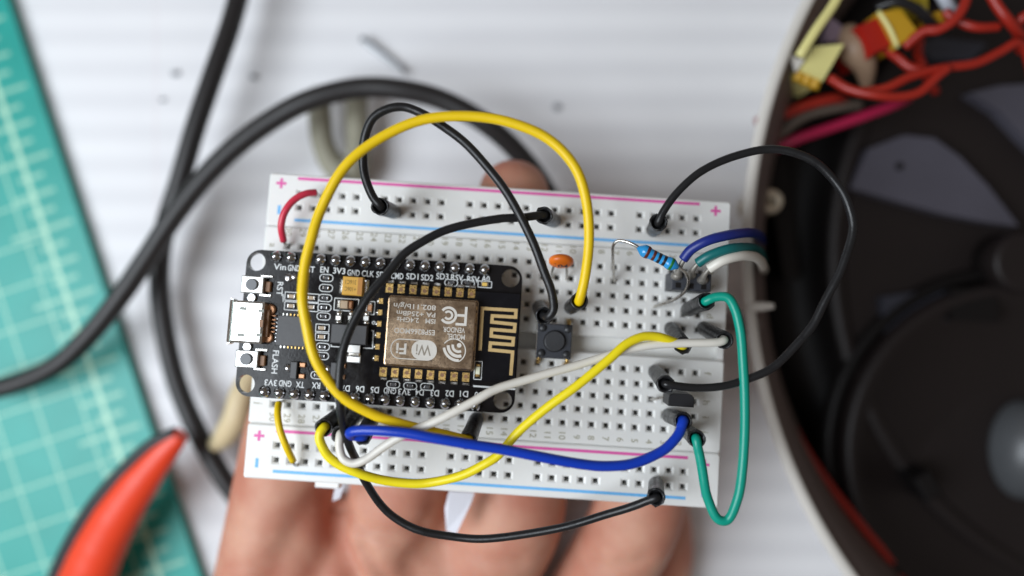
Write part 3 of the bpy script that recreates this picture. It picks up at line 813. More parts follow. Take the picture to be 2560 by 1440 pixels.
jumper('white_jumper_wire', 'off white jumper wire running diagonally from the right edge to the lower left', M_WHITE,
       [(1810, 850, 12), (1788, 856, 13), (1710, 860, 13.5), (1640, 863, 14), (1565, 875, 14), (1490, 895, 14), (1415, 920, 15), (1340, 943, 16), (1240, 974, 18), (1192, 1000, 19), (1099, 1049, 19), (1001, 1093, 17), (949, 1122, 16), (911, 1147, 15.5),
        (883, 1158, 15), (859, 1146, 14.5), (849, 1120, 14.5), (851, 1086, 14)],
       (1755, 818), (890, 1036), .68)
jumper('blue_jumper_wire', 'royal blue jumper wire sagging along the lower half of the breadboard', M_BLUE,
       [(1708, 1052, 12), (1702, 1072, 13), (1685, 1100, 14), (1652, 1130, 15), (1590, 1157, 16), (1515, 1165, 17), (1440, 1159, 18), (1340, 1140, 19), (1249, 1122, 20), (1155, 1107, 21), (1080, 1095, 22), (1005, 1082, 22), (930, 1075, 21), (888, 1077, 19.5), (872, 1084, 17.5), (880, 1089, 15.5), (908, 1090, 14)],
       (1668, 1037), (938, 1032), .82)
jumper('green_jumper_wire', 'green jumper wire looping out past the right edge of the breadboard', M_GREEN,
       [(1765, 753, 12), (1788, 743, 13), (1818, 745, 14), (1839, 770, 14), (1850, 820, 14), (1856, 900, 13.5), (1861, 1000, 13), (1861, 1100, 13), (1856, 1180, 12.5), (1842, 1250, 12), (1818, 1299, 11), (1795, 1296, 11), (1770, 1247, 11), (1757, 1190, 11.5), (1746, 1135, 12), (1741, 1097, 12)],
       (1715, 776), (1716, 1076), .76)
jumper('black_jumper_wire', 'black jumper wire hooping above the top edge and down to the push button', M_BLK,
       [(951, 516, 13), (936, 497, 14), (917, 455, 15.5), (909, 400, 17), (911, 350, 18.5), (931, 296, 20), (970, 269, 21), (1010, 267, 21), (1060, 286, 21), (1120, 325, 20), (1180, 375, 19), (1240, 443, 18), (1290, 523, 17), (1330, 603, 16), (1360, 680, 15), (1382, 740, 14), (1385, 776, 13), (1374, 794, 12), (1360, 789, 10.5)],
       (988, 531), (1347, 765), .72)
jumper('black_jumper_wire', 'long black jumper wire sweeping over the microcontroller board and below the bottom edge', M_BLK,
       [(1360, 539, 12), (1320, 543, 14), (1250, 547, 16), (1140, 566, 18), (1075, 592, 19), (1015, 630, 20), (970, 684, 21), (920, 745, 22), (884, 805, 22), (859, 872, 22), (850, 930, 22), (848, 980, 21), (851, 1030, 19.5), (862, 1080, 16), (878, 1120, 12), (894, 1160, 9), (910, 1200, 7), (940, 1245, 5), (990, 1294, 4), (1060, 1328, 4), (1150, 1346, 4), (1250, 1346, 5), (1400, 1320, 7), (1520, 1285, 9), (1600, 1258, 11), (1640, 1243, 12)],
       (1388, 553), (1640, 1206), .68)
jumper('black_jumper_wire', 'black jumper wire arching to the right over the round housing rim', M_BLK,
       [(1646, 556, 12), (1662, 522, 13), (1700, 474, 14), (1756, 428, 15), (1840, 387, 16), (1938, 375, 17), (2037, 406, 18), (2093, 462, 18), (2124, 519, 18), (2131, 575, 17.5), (2110, 659, 17), (2065, 746, 16), (2030, 815, 15), (1975, 880, 14), (1910, 932, 13), (1840, 958, 12), (1760, 967, 12), (1700, 966, 12), (1664, 960, 12)],
       (1632, 577), (1636, 926), .66)

# short stripped jumpers
def short_wire(name, label, m, pts, lead_a, lead_b, r):
    root = thing(name, label, 'wire', MB4, L(*pts[0]))
    ins = LP(pts)
    part('insulation', MB().tube(ins, r, 12, 7), m, root)
    for e, ld in ((ins[0], lead_a), (ins[-1], lead_b)):
        part('bare_end', MB().tube([e, (e + L(*ld)) / 2 + np.array([0, 0, .4]), L(*ld), L(*ld) + np.array([0, 0, -2.5])], .27, 8, 4), M_LEAD, root)
short_wire('red_wire', 'short crimson red wire curving at the top left of the breadboard', M_REDW, [(790, 481, 2.6), (765, 484, 3.6), (735, 500, 4.2), (712, 530, 4.4), (703, 565, 3.8), (709, 603, 2.0)], (799, 492, .1), (718, 614, .1), .62)
short_wire('yellow_wire', 'short yellow wire at the lower left corner of the breadboard', M_YEL, [(697, 1007, 2.2), (694, 1030, 3.4), (699, 1070, 4.2), (713, 1110, 4.0), (733, 1153, 2.0)], (706, 1003, .1), (741, 1164, .1), .60)

# ------------------------------------------------------------------ parts on the right half
# resistor
a, b_ = L(1600, 622, 9), L(1690, 666, 9)
rs = thing('resistor', 'small blue five band resistor bridging above the breadboard', 'resistor', MB4, (a + b_) / 2)
ax = (b_ - a); Ln = np.linalg.norm(ax); ax /= Ln
n1 = np.cross(ax, [0, 0, 1.0]); n1 /= np.linalg.norm(n1); n2 = np.cross(ax, n1)
prof = [(-.10, .12), (0, .62), (.05, .88), (.10, 1.06), (.17, 1.10), (.23, 1.06), (.29, .90), (.5, .88), (.71, .90), (.77, 1.06), (.83, 1.10), (.90, 1.06), (.95, .88), (1.0, .62), (1.10, .12)]
def rring(t, r): return [a + ax * (t * Ln) + (math.cos(2 * math.pi * k / 20) * n1 + math.sin(2 * math.pi * k / 20) * n2) * r for k in range(20)]
part('resistor_body', MB().loft([rring(t, r) for t, r in prof]), M_RES, rs)
def rad(t): return np.interp(t, [p[0] for p in prof], [p[1] for p in prof])
for t0_, t1_, m in [(.17, .25, M_RBROWN), (.345, .42, M_RBROWN), (.49, .565, M_RBLACK), (.635, .71, M_RBLACK), (.83, .90, M_RGREEN)]:
    tt = np.linspace(t0_, t1_, 4)
    part('colour_band', MB().loft([rring(t, rad(t) + .015) for t in tt]), m, rs)
part('lead', MB().tube([a + ax * .2, *LP([(1585, 612, 9), (1565, 604, 8.7), (1545, 602, 8.2), (1534, 612, 7.5), (1532, 640, 5.5), (1534, 675, 2.5), (1535.5, 703, 0), (1537, 705, -2)])], .28, 8, 5), M_LEAD, rs)
part('lead', MB().tube([b_ - ax * .2, *LP([(1702, 672, 9), (1715, 683, 8.8), (1721, 700, 8), (1716, 722, 6.8), (1697, 742, 5), (1665, 757, 2.8), (1637, 766, .5), (1630, 771, -2)])], .28, 8, 5), M_LEAD, rs)
# ceramic disc capacitor with its value
cc = L(1403, 653, 5.5)
cap = thing('disc_capacitor', 'small orange ceramic disc capacitor marked 104', 'capacitor', MB4, (cc[0], cc[1], 0))
TILT = math.radians(14)
def capxf(p):
    x_, y_, z_ = p
    return np.array([cc[0] + x_, cc[1] + y_ * math.cos(TILT) + z_ * math.sin(TILT), cc[2] - y_ * math.sin(TILT) + z_ * math.cos(TILT)])
cm = MB(); K = 14; rings = []
for i in range(K + 1):
    th = -math.pi / 2 * .98 + math.pi * .98 * i / K
    rr_ = math.cos(th)
    rings.append([(2.15 * rr_ * math.cos(2 * math.pi * k / 24), 1.0 * np.sign(math.sin(th)) * abs(math.sin(th)) ** .8, 2.15 * rr_ * math.sin(2 * math.pi * k / 24)) for k in range(24)])
cm.loft(rings, True, True, True, capxf)
part('disc', cm, M_ORANGE, cap)
def onface(q):
    x_, z_ = q[0], q[1]
    s = max(0.0, 1 - (x_ * x_ + z_ * z_) / 2.15 ** 2) ** .5
    return capxf((x_, -(s ** .8) - .02, z_))
part('value_print', text(MB(), '104', 0, .25, 0, 1.25, 0, 2.3, bold=.02, fn=onface), M_RBLACK, cap)
for dx in (-1.05, 1.05):
    e = capxf((dx, 0, -1.7)); h_ = np.array([cc[0] + dx * 1.25 + .1, 4.5 * P - .2, 0])
    part('lead', MB().tube([e, (e + h_) / 2 + np.array([dx * .1, -.1, 0]), h_, h_ + np.array([0, 0, -2.5])], .25, 8, 4), M_LEAD, cap)
# tactile push button
q = L(1386, 853, 3.6)
tact = thing('tactile_switch', 'square black tactile push button straddling the centre groove', 'push button', MB4, (q[0], q[1], 0))
part('housing', MB().box(q[0], q[1], .6, 3.5, 5.95, 5.95, .12), M_TACT, tact)
part('cover_plate', MB().box(q[0] - .05, q[1], .5, 3.2, 6.15, 5.6, .05), M_TIN, tact)
part('top_plate', MB().box(q[0], q[1], 3.45, 3.62, 5.75, 5.75, .08), M_TACT, tact)
for sx in (-1, 1):
    for sy in (-1, 1):
        part('corner_rivet', MB().dome(q[0] + sx * 2.15, q[1] + sy * 2.15, 3.6, .70, .55, 16, 5), M_TACT2, tact)
        part('leg', MB().tube([(q[0] + sx * 2.5, q[1] + sy * 2.8, 1.5), (q[0] + sx * 2.5, q[1] + sy * 3.6, 1.2), (q[0] + sx * 2.5, q[1] + sy * 3.8, 0), (q[0] + sx * 2.5, q[1] + sy * 3.8, -2)], .36, 8, 4), M_GOLD, tact)
bt = MB().loft([ring(q[0], q[1], 3.55, 1.9, 28), ring(q[0], q[1], 3.66, 1.9, 28)]); part('collar', bt, M_BLACKPL, tact)
part('plunger', MB().cyl(q[0], q[1], 3.6, 4.35, 1.76, 28, .14), M_TACT2, tact)
# to-92 transistor
q = L(1704, 1001, 8.2)
tr = thing('transistor', 'black half-round transistor standing between two plugs at the right', 'transistor', MB4, (q[0], q[1], 0))
dsh = [(-2.1, -1.05), (2.1, -1.05), (2.12, .2), (2.0, .65), (1.7, .95), (1.2, 1.1), (-1.2, 1.1), (-1.7, .95), (-2.0, .65), (-2.12, .2)]
tdx = q[0] - L(1686, 995, 3)[0]
tm = MB().loft([[(L(1688, 996, 3)[0] + x_, q[1] + .3 + y_, 3.0) for x_, y_ in dsh], [(q[0] + x_, q[1] + y_, 8.0) for x_, y_ in dsh], [(q[0] + x_ * .94, q[1] + y_ * .92, 8.2) for x_, y_ in dsh]], False)
part('case', tm, mat('transistor_epoxy', (0.014, 0.014, 0.016), 0.45, spec=.4), tr)
for k, c_ in enumerate((4, 3, 2)):
    s_ = np.array([L(1688, 996, 3)[0] + (k - 1) * 1.2, q[1] + .3, 3.2]); h_ = np.array([colx(c_), -3.5 * P, 0.0])
    part('lead', MB().tube([s_, s_ * .6 + h_ * .4 + np.array([0, 0, .2]), h_ + np.array([0, 0, .4]), h_ + np.array([0, 0, -2.5])], .24, 8, 5), M_LEAD, tr)
# soldered socket with three leads into the housing
q = L(1728, 704, 6.2)
so = thing('pin_socket', 'black three pin socket with solder blobs at the upper right', 'pin socket', MB4, (q[0], q[1], 0))
part('socket_body', MB().box(q[0] + .1, q[1], .2, 6.2, 6.6, 3.0, .15), M_TACT, so)
for k, (u, v) in enumerate([(1692, 690), (1726, 688), (1757, 700)]):
    e = L(u, v, 6.4)
    part('solder_blob', MB().dome(e[0], e[1], 6.1, 1.0, 1.3, 12, 5, .8), M_DULL, so)
    part('socket_hole', MB().box(q[0] + (k - 1) * 2.15, q[1] - .75, 6.15, 6.23, .9, .9), M_BLACKPL, so)
for nm, lb, m, pts, bare in [
    ('blue_lead', 'dark blue lead running from the socket into the round housing', M_NAVY, [(1708, 648, 9), (1728, 624, 10), (1768, 602, 11), (1820, 588, 10), (1862, 582, 7), (1888, 584, 1), (1900, 592, -14), (1904, 604, -30)], (1694, 690, 6.6)),
    ('teal_lead', 'dark teal lead running from the socket into the round housing', M_TEAL, [(1744, 658, 9), (1772, 640, 10), (1820, 623, 10), (1866, 619, 7), (1890, 624, 1), (1902, 636, -14), (1906, 650, -30)], (1726, 688, 6.6)),
    ('white_lead', 'thick cream white lead running from the socket over the housing rim', M_WHITE, [(1772, 672, 9), (1806, 652, 10), (1848, 640, 9), (1882, 641, 6), (1900, 651, 1), (1908, 668, -10), (1909, 674, -30)], (1757, 700, 6.6))]:
    root = thing(nm, lb, 'wire', MB4, L(*pts[0]))
    part('insulation', MB().tube(LP(pts), .84, 12, 7), m, root)
    part('bare_end', MB().tube([L(*pts[0]) + np.array([.3, .3, .2]), (L(*pts[0]) + L(*bare)) / 2 + np.array([-.2, 0, .3]), L(*bare)], [.34, .45, .75], 10, 5), M_DULL, root)

# ------------------------------------------------------------------ thick cable, tools and scraps on the table
root = solid('usb_cable', MB().tube(WP([(640, -150, 10), (610, -60, 11), (577, 60, 12), (532, 190, 13), (488, 320, 13), (450, 450, 12), (415, 560, 10), (400, 650, 8), (400, 740, 7), (416, 850, 7), (440, 950, 7), (475, 1040, 8), (520, 1130, 9), (572, 1215, 9), (650, 1310, 8), (760, 1400, 6)]), 2.35, 14, 8),
             M_CABLE, MW4, 'thick black cable running down the left side behind the hand', 'cable')
solid('usb_cable', MB().tube(WP([(-80, 990, 12), (60, 952, 13), (150, 907, 14), (228, 833, 15), (298, 745, 16), (370, 640, 17), (430, 548, 18), (500, 457, 19), (580, 375, 20), (680, 300, 21), (780, 248, 22), (900, 220, 22), (1000, 224, 22), (1100, 248, 21), (1200, 300, 20), (1280, 366, 18), (1345, 445, 16), (1395, 540, 13), (1420, 660, 10), (1420, 800, 6)]), 2.35, 14, 8),
      M_CABLE, MW4, 'thick black cable arching behind the top of the breadboard', 'cable')
ph = thing('pliers_handle', 'red tool handle with a black edge lying on the cutting mat', 'pliers', MW4, W(330, 1230, 3))
hp = [(452, 1086, 22), (410, 1130, 21), (350, 1205, 19), (292, 1290, 17), (245, 1380, 15), (205, 1480, 13), (170, 1600, 11)]
part('grip', MB().tube(WP(hp), [1.9, 3.1, 4.3, 5.2, 5.9, 6.5, 6.9], 18, 8, flat=.8, jit=.006), M_REDGRIP, ph)
part('inner_edge', MB().tube([p + np.array([-o_ * .80, o_ * .60, .4]) for p, o_ in zip(WP(hp), [1.2, 2.9, 4.1, 5.1, 5.9, 6.5, 7.0])], [1.2, 1.6, 1.9, 2.1, 2.2, 2.3, 2.4], 12, 8), M_BLKGRIP, ph)
fk = thing('forked_clip', 'khaki forked plastic clip lying behind the top edge of the breadboard', 'clip', MW4, W(880, 420, 2))
part('prong', MB().tube(WP([(802, 225, 7), (800, 300, 8), (808, 360, 8), (832, 410, 8), (865, 440, 8)]), [2.4, 2.8, 2.7, 3.0, 3.6], 12, 6), M_KHAKI, fk)
part('prong', MB().tube(WP([(895, 225, 7), (892, 290, 8), (895, 340, 8), (895, 390, 8), (880, 440, 8)]), [2.4, 2.8, 2.7, 3.0, 3.6], 12, 6), M_KHAKI, fk)
part('clip_body', MB().tube(WP([(868, 415, 5), (860, 470, 6), (820, 620, 7), (760, 780, 7)]), [3.4, 5.0, 5.0, 4.0], 14, 6, flat=.6), M_KHAKI, fk)
solid('cream_cord', MB().tube(WP([(700, 820, 12), (640, 920, 16), (606, 985, 18), (592, 1040, 18), (566, 1085, 16), (540, 1110, 12)]), [1.8, 2.4, 2.9, 3.1, 2.8, 1.9], 12, 6), M_CREAM, MW4,
      'cream plastic cord end beside the lower left corner of the breadboard', 'cord')
solid('wire_offcut', MB().tube(WP([(903, 95, 2.2), (960, 138, 2.0), (1016, 182, 1.8)]), [.75, .7, .5], 8, 4), M_GREYMETAL, MW4, 'straight grey wire offcut on the banded paper near the top', 'offcut')
for u, v, sz, lb in [(437, 184, 1.0, 'dark grey crumb on the paper left of the black cable'), (632, 193, .9, 'grey crumb on the paper between the two cables'),
                     (1392, 268, 1.1, 'dark crumb on the paper above the loop of yellow wire'), (404, 250, .6, 'pale grey crumb nearest the cutting mat edge')]:
    q = W(u, v, .6)
    cb = MB().loft([ring(q[0], q[1], .3, sz * .9, 9, sz * .6), ring(q[0] + .1, q[1], .8, sz, 9, sz * .8, .3), ring(q[0] + .2, q[1] + .1, 1.5, sz * .5, 9, sz * .4, .6)], True)
    solid('solder_crumb', cb, M_GREYMETAL, MW4, lb, 'crumb', 'crumbs on the paper')

# ------------------------------------------------------------------ round housing at the right
HC = (159.0, 7.0)
hs = thing('round_housing', 'open round white plastic housing with a dark inside at the right', 'housing', MW4, (HC[0], HC[1], 0))
def lathe(prof, n=240, a0=0, a1=360):
    mb = MB(); vs, fs = [], []
    m = len(prof)
    for i in range(n + 1):
        a_ = math.radians(a0 + (a1 - a0) * i / n)
        for r_, z_ in prof: vs.append((HC[0] + r_ * math.cos(a_), HC[1] + r_ * math.sin(a_), z_))
    for i in range(n):
        for k in range(m - 1):
            fs.append((i * m + k, (i + 1) * m + k, (i + 1) * m + k + 1, i * m + k + 1))
    return mb.add(vs, fs, True)
part('outer_wall', lathe([(99, .8), (100.5, 6), (110.9, 33), (112.4, 34.6), (112.6, 35.2)]), M_SHELL, hs)
part('rim', lathe([(112.62, 35.2), (112.3, 35.9), (110.6, 35.9), (110.3, 35.2), (110.25, 33.5)]), M_SHELL, hs)
part('inner_wall', lathe([(110.25, 33.5), (109.2, 32.8), (103.5, 22), (99.0, 8.0)]), M_INNER, hs)
part('groove_ring', lathe([(99.0, 8.1), (97.5, 3), (86.5, 2.5), (85.6, 9), (84.5, 10.5)]), M_BLACKPL, hs)
part('inner_ring', lathe([(84.5, 10.45), (83.5, 11.6), (81.5, 11.6), (80.0, 10.0)]), M_BROWNPL, hs)
part('floor_plate', lathe([(80.1, 10.0), (60, 9.2), (30, 9.0), (.01, 9.0)]), M_BROWNPL, hs)
def wpoly(pts, z0, z1): return MB().poly([W(u, v, z1)[:2] for u, v in pts][::-1], [], z0, z1)
part('raised_panel', wpoly([(2128, 470), (2150, 420), (2172, 372), (2260, 338), (2335, 345), (2400, 392), (2470, 465), (2548, 566), (2470, 556), (2360, 535), (2240, 502)], 9.4, 13.0), M_SLATE, hs)  # lighter grey patches inside the housing, built as raised panels
part('raised_panel', wpoly([(2425, 232), (2500, 214), (2640, 205), (2640, 420), (2565, 350), (2500, 280)], 9.4, 13.0), M_SLATE, hs)
part('raised_panel', wpoly([(2290, 110), (2340, 92), (2470, 108), (2430, 150), (2330, 150)], 9.4, 12.0), M_SLATE2, hs)
part('panel_screw', MB().cyl(*W(2248, 416, 13)[:2], 12.8, 13.4, .9, 14), M_BLACKPL, hs)
part('slot_panel', wpoly([(2205, 742), (2368, 720), (2372, 800), (2280, 812), (2215, 860)], 9.4, 12.0), M_SLATE2, hs)
part('slot_block', wpoly([(2378, 720), (2490, 724), (2500, 808), (2380, 800)], 9.4, 15.0), M_BLACKPL, hs)
q = W(2532, 1130, 14); dc = (q[0], q[1])
part('speaker_cone', MB().loft([ring(*dc, 9.5, 40, 64), ring(*dc, 14.5, 39, 64), ring(*dc, 15.2, 38, 64), ring(*dc, 15.0, 36.5, 64), ring(*dc, 11, 33, 64), ring(*dc, 9.2, 10, 64)], True, True, True), M_BROWNPL, hs)
part('cone_edge', MB().loft([ring(*dc, 9.3, 43, 64), ring(*dc, 12.5, 42.5, 64), ring(*dc, 12.5, 40.2, 64), ring(*dc, 9.3, 40.2, 64)], True, False, False), M_BLACKPL, hs)
q = W(2572, 1128, 12)
part('dome_hub', MB().dome(q[0], q[1], 9, 8.0, 10, 32, 10, 12), M_HUB, hs)
q = W(2566, 655, 18)
part('round_post', MB().cyl(q[0], q[1], 9, 18, 7.0, 32, 1.0), M_BROWNPL, hs)
q = W(2318, 1215, 18); part('stop_lug', MB().box(q[0], q[1], 9, 19, 4, 6, .6, .5), M_BLACKPL, hs)
q = W(1930, 502, 22)
boss = part('screw_boss', MB().loft([ring(*q[:2], 6, 3.0, 22), ring(*q[:2], 21, 2.8, 22), ring(*q[:2], 22, 2.5, 22), ring(*q[:2], 22, 1.1, 22), ring(*q[:2], 18, 1.0, 22)], True, True, True), M_BRASS, hs)
q0, q1 = W(1868, 768, 35.5), W(1934, 765, 36)
part('latch_pin', MB().tube([q0, (q0 + q1) / 2, q1], [.9, 1.0, .6], 12, 4), M_SHELL, hs)
q = W(1876, 812, 33); part('latch_boss', MB().loft([ring(q[0], q[1], 18, 2.6, 18), ring(q[0], q[1], 33.5, 2.3, 18), ring(q[0], q[1], 34, 2.0, 18), ring(q[0], q[1], 34, .8, 18), ring(q[0], q[1], 30, .7, 18)]), M_INNER, hs)
part('rib', wpoly([(1905, 330), (1960, 345), (2000, 700), (1960, 700)], 5, 9), M_BLACKPL, hs)

RED_ = [('red lead curving under the pale yellow connector', [(2075, 195, 34), (2120, 222, 36), (2190, 238, 38), (2250, 242, 38), (2300, 230, 38), (2345, 190, 38), (2370, 170, 38)], .95),
        ('long red lead crossing from the housing rim towards the right edge', [(2140, 230, 36), (2210, 222, 37), (2280, 190, 37), (2360, 170, 37), (2440, 158, 37), (2500, 130, 37), (2545, 108, 37), (2575, 160, 34), (2590, 260, 28)], .95),
        ('red lead rising past the amber connector to the top edge', [(2260, 118, 34), (2310, 78, 36), (2345, 74, 37), (2385, 50, 38), (2412, 10, 38), (2420, -50, 36)], 1.0),
        ('short red lead stub with a cut end at the upper right', [(2360, 30, 34), (2400, 55, 35), (2440, 68, 36), (2498, 67, 36)], .95),
        ('pale red lead slanting in the top right corner', [(2465, -40, 38), (2490, 10, 38), (2520, 50, 38), (2548, 82, 36), (2580, 100, 32)], 1.05),
        ('red lead looping below the red connector', [(2210, 120, 30), (2245, 145, 32), (2275, 168, 33), (2320, 178, 34)], .95),
        ('red lead hanging behind the amber connector', [(2300, 90, 24), (2295, 130, 24), (2310, 175, 26), (2340, 230, 22)], 1.0),
        ('dull red lead lying against the inner wall near the rim', [(1890, 308, 20), (1950, 290, 21), (2020, 262, 22), (2085, 246, 22), (2110, 250, 18)], 1.2),
        ('red lead following the lower inner wall of the housing', [(1888, 872, 22), (1925, 960, 19), (1985, 1075, 17), (2060, 1195, 16), (2150, 1310, 15), (2260, 1440, 14), (2330, 1530, 14)], 1.0),
        ('red lead entering from the right edge', [(2600, 30, 37), (2560, 42, 37), (2545, 60, 36), (2552, 130, 33)], 1.0)]
for lb, pts, r in RED_:
    solid('red_lead', MB().tube(WP(pts), r, 10, 7), M_REDLEAD, MW4, lb, 'wire', 'red leads inside the housing')
solid('magenta_lead', MB().tube(WP([(1935, 372, 16), (2000, 345, 18), (2080, 318, 19), (2160, 290, 20), (2235, 262, 20), (2270, 245, 18)]), 1.15, 10, 6), M_MAGENTA, MW4, 'magenta lead slanting across the dark inside of the housing', 'wire')
solid('grey_lead', MB().tube(WP([(1890, 400, 16), (1950, 335, 18), (2010, 290, 19), (2090, 268, 19), (2150, 262, 17)]), 1.3, 10, 6), mat('taupe_insulation', (0.12, 0.095, 0.075), 0.5), MW4, 'brown grey lead beside the magenta lead in the housing', 'wire')
solid('yellow_strip', MB().tube(WP([(2110, -40, 38), (2085, 10, 38), (2040, 75, 38), (1998, 142, 37)]), .95, 10, 4, flat=.5), M_PALEYEL, MW4, 'pale yellow straight strip slanting along the housing rim', 'strip')
def block(name, label, cat, m, quad, z0, z1, taper=.9, extra=None):
    top = [W(u, v, z1) for u, v in quad]; c = sum(top) / 4
    bot = [np.array([p[0], p[1], z0]) for p in top]
    in_ = [c + (p - c) * taper for p in top]
    mid = [np.array([p[0], p[1], z1 - 1.0]) for p in top]
    root = thing(name, label, cat, MW4, (c[0], c[1], z0))
    part('connector_shell', MB().loft([bot, mid, in_], False), m, root)
    return root, top, c
r_, top, c = block('yellow_connector', 'pale yellow plug connector tucked inside the housing rim', 'connector', M_PALEYEL, [(2000, 172), (2040, 112), (2116, 106), (2062, 200)], 20, 34)
for k in range(3):
    e = top[0] * (1 - (k + .5) / 3) + top[3] * ((k + .5) / 3)
    part('crimp_sleeve', MB().tube([e + np.array([.2, 1.0, -2]), e + np.array([-.5, -1.6, -2.5])], 1.1, 10, 2), M_AMBER, r_)
r_, top, c = block('red_connector', 'red plug connector beside the amber one inside the housing', 'connector', M_REDCONN, [(2146, 62), (2198, 38), (2240, 110), (2180, 140)], 18, 33)
r_, top, c = block('amber_connector', 'amber yellow plug connector beside the red one inside the housing', 'connector', M_AMBER, [(2200, 26), (2252, 18), (2302, 84), (2248, 116)], 18, 35)
part('cap_ridge', MB().tube([top[0] + np.array([0, 0, -.6]), (top[0] + top[3]) / 2, top[3] + np.array([0, 0, -.6])], .5, 8, 3), M_PALEYEL, r_)
r_, top, c = block('small_yellow_connector', 'small yellow connector half hidden under red leads at the top', 'connector', M_AMBER, [(2338, 28), (2352, 26), (2372, 46), (2342, 64)], 20, 33)
r_, top, c = block('olive_connector', 'thin olive yellow connector cut by the top edge', 'connector', mat('olive_nylon', (0.36, 0.27, 0.02), .45), [(2298, -30), (2318, -30), (2322, 28), (2312, 34)], 20, 32)
solid('tan_sleeve', MB().tube(WP([(2120, 75, 26), (2135, 120, 28), (2160, 160, 27), (2168, 215, 24)]), [2.0, 3.4, 2.6, 1.2], 14, 6), M_TANSLV, MW4, 'tan heat shrink sleeve between the yellow and red connectors', 'sleeve')
solid('mauve_film', wpoly([(2062, 82), (2078, 44), (2126, 80), (2120, 102), (2068, 104)], 24, 27), M_MAUVE, MW4, 'mauve plastic scrap behind the pale yellow connector', 'plastic scrap')
solid('black_lead', MB().tube(WP([(2190, 20, 34), (2240, 5, 36), (2290, 22, 36), (2330, 60, 34), (2350, 72, 30)]), 1.0, 10, 6), M_BLK, MW4, 'black lead curling round the amber connector', 'wire')
solid('grey_lead', MB().tube(WP([(2345, -30, 34), (2365, 5, 34), (2382, 28, 32)]), 1.3, 10, 5), mat('pale_grey_insulation', (0.42, 0.45, 0.5), .4), MW4, 'pale grey lead end at the top edge above the red leads', 'wire')
cl = thing('clear_clip', 'clear plastic clip between the rim and the pale yellow strip', 'clip', MW4, W(2010, 60, 28))
part('clip_plate', wpoly([(1975, 130), (2030, 20), (2055, 20), (1990, 132)], 26, 28), M_CLEAR, cl)
for u, v in [(2046, 22), (2028, 55), (2008, 86)]:
    q = W(u, v, 29); part('clip_tooth', MB().box(q[0], q[1], 28.05, 29.6, 1.6, .9, .25, .9), M_CLEAR, cl)
solid('white_tag', wpoly([(1974, 132), (1992, 146), (2012, 148), (1992, 178)], 33, 34), M_SHELL, MW4, 'small white pointed tab at the foot of the pale yellow strip', 'tab')

# ------------------------------------------------------------------ the hand
def capsules(chains):
    mb = MB()
    for pts, radii in chains:
        pr = WP(pts)
        mb.tube(pr, radii, 20, 8)
        for e, r_ in ((pr[0], radii[0]), (pr[-1], radii[-1])):
            rr2 = []
            for i in range(11):
                th = -math.pi / 2 + math.pi * (i + .02) / 10.04
                rr2.append([e + r_ * np.array([math.cos(th) * math.cos(2 * math.pi * k / 20), math.cos(th) * math.sin(2 * math.pi * k / 20), math.sin(th)]) for k in range(20)])
            mb.loft(rr2)
    return mb
chains = [
    # thumb and its ball
    ([(640, 1900, 16), (668, 1640, 24), (690, 1440, 29), (705, 1300, 32), (716, 1180, 33.0), (735, 1050, 32), (760, 960, 30)], [15, 15, 12.6, 11.3, 10.2, 9.4, 8.2]),
    ([(820, 1900, 14), (800, 1700, 20), (800, 1540, 24), (790, 1420, 26), (775, 1330, 27)], [17, 16, 13, 9, 7]),
    # index
    ([(920, 1900, 12), (935, 1620, 21), (950, 1440, 27), (985, 1290, 32.0), (1020, 1100, 34.0), (1045, 900, 34.0), (1065, 720, 33), (1075, 600, 31)], [15, 13, 11.2, 10.6, 9.6, 9.0, 8.2, 7.4]),
    # middle, its tip showing above the breadboard
    ([(1150, 1900, 12), (1170, 1620, 21), (1205, 1440, 27.0), (1282, 1285, 32.2), (1300, 1100, 34.2), (1300, 900, 35.0), (1292, 700, 36.4), (1286, 560, 38), (1284, 488, 38.5)], [15, 13, 11.4, 10.8, 9.6, 9.0, 8.6, 8.0, 7.5]),
    # ring
    ([(1380, 1900, 12), (1440, 1620, 20), (1512, 1440, 26.5), (1590, 1290, 31.8), (1620, 1100, 34), (1610, 900, 34.5), (1590, 740, 34)], [15, 11.5, 9.8, 9.6, 9.0, 8.4, 7.4]),
    # little finger, low and mostly out of sight
    ([(1480, 1900, 9), (1540, 1700, 8), (1610, 1520, 8.5), (1655, 1400, 9), (1655, 1300, 9.5), (1640, 1210, 12)], [12, 9.5, 8.0, 7.4, 7.0, 6.6]),
    # palm
    ([(720, 1570, 24), (980, 1570, 26), (1170, 1570, 24)], [15, 15, 14]),
    ([(770, 1450, 24), (980, 1450, 26.5), (1170, 1450, 25)], [13.5, 13.5, 12.5]),
    ([(850, 1355, 24), (980, 1355, 26), (1160, 1355, 25)], [11, 11.5, 10.5]),
    ([(900, 1850, 10), (1300, 1850, 10), (1480, 1850, 9)], [19, 19, 16]),
    ([(930, 1660, 17), (1240, 1660, 16), (1420, 1680, 14)], [13, 13, 11]),
    ([(1060, 2300, 8), (1060, 2000, 9)], [22, 22]),
]
hm = capsules(chains)
hme = mesh_from('hand_raw', hm, M_CREAM, (0, 0, 0))
ho = bpy.data.objects.new('hand_raw', hme); COL.objects.link(ho)
rm = ho.modifiers.new('r', 'REMESH'); rm.mode = 'VOXEL'; rm.voxel_size = 0.10
sm_ = ho.modifiers.new('s', 'SMOOTH'); sm_.factor = 0.6; sm_.iterations = 26
dg = bpy.context.evaluated_depsgraph_get()
hand_mesh = bpy.data.meshes.new_from_object(ho.evaluated_get(dg))
bpy.data.objects.remove(ho)
hv = np.empty(len(hand_mesh.vertices) * 3); hand_mesh.vertices.foreach_get('co', hv); hv = hv.reshape(-1, 3)
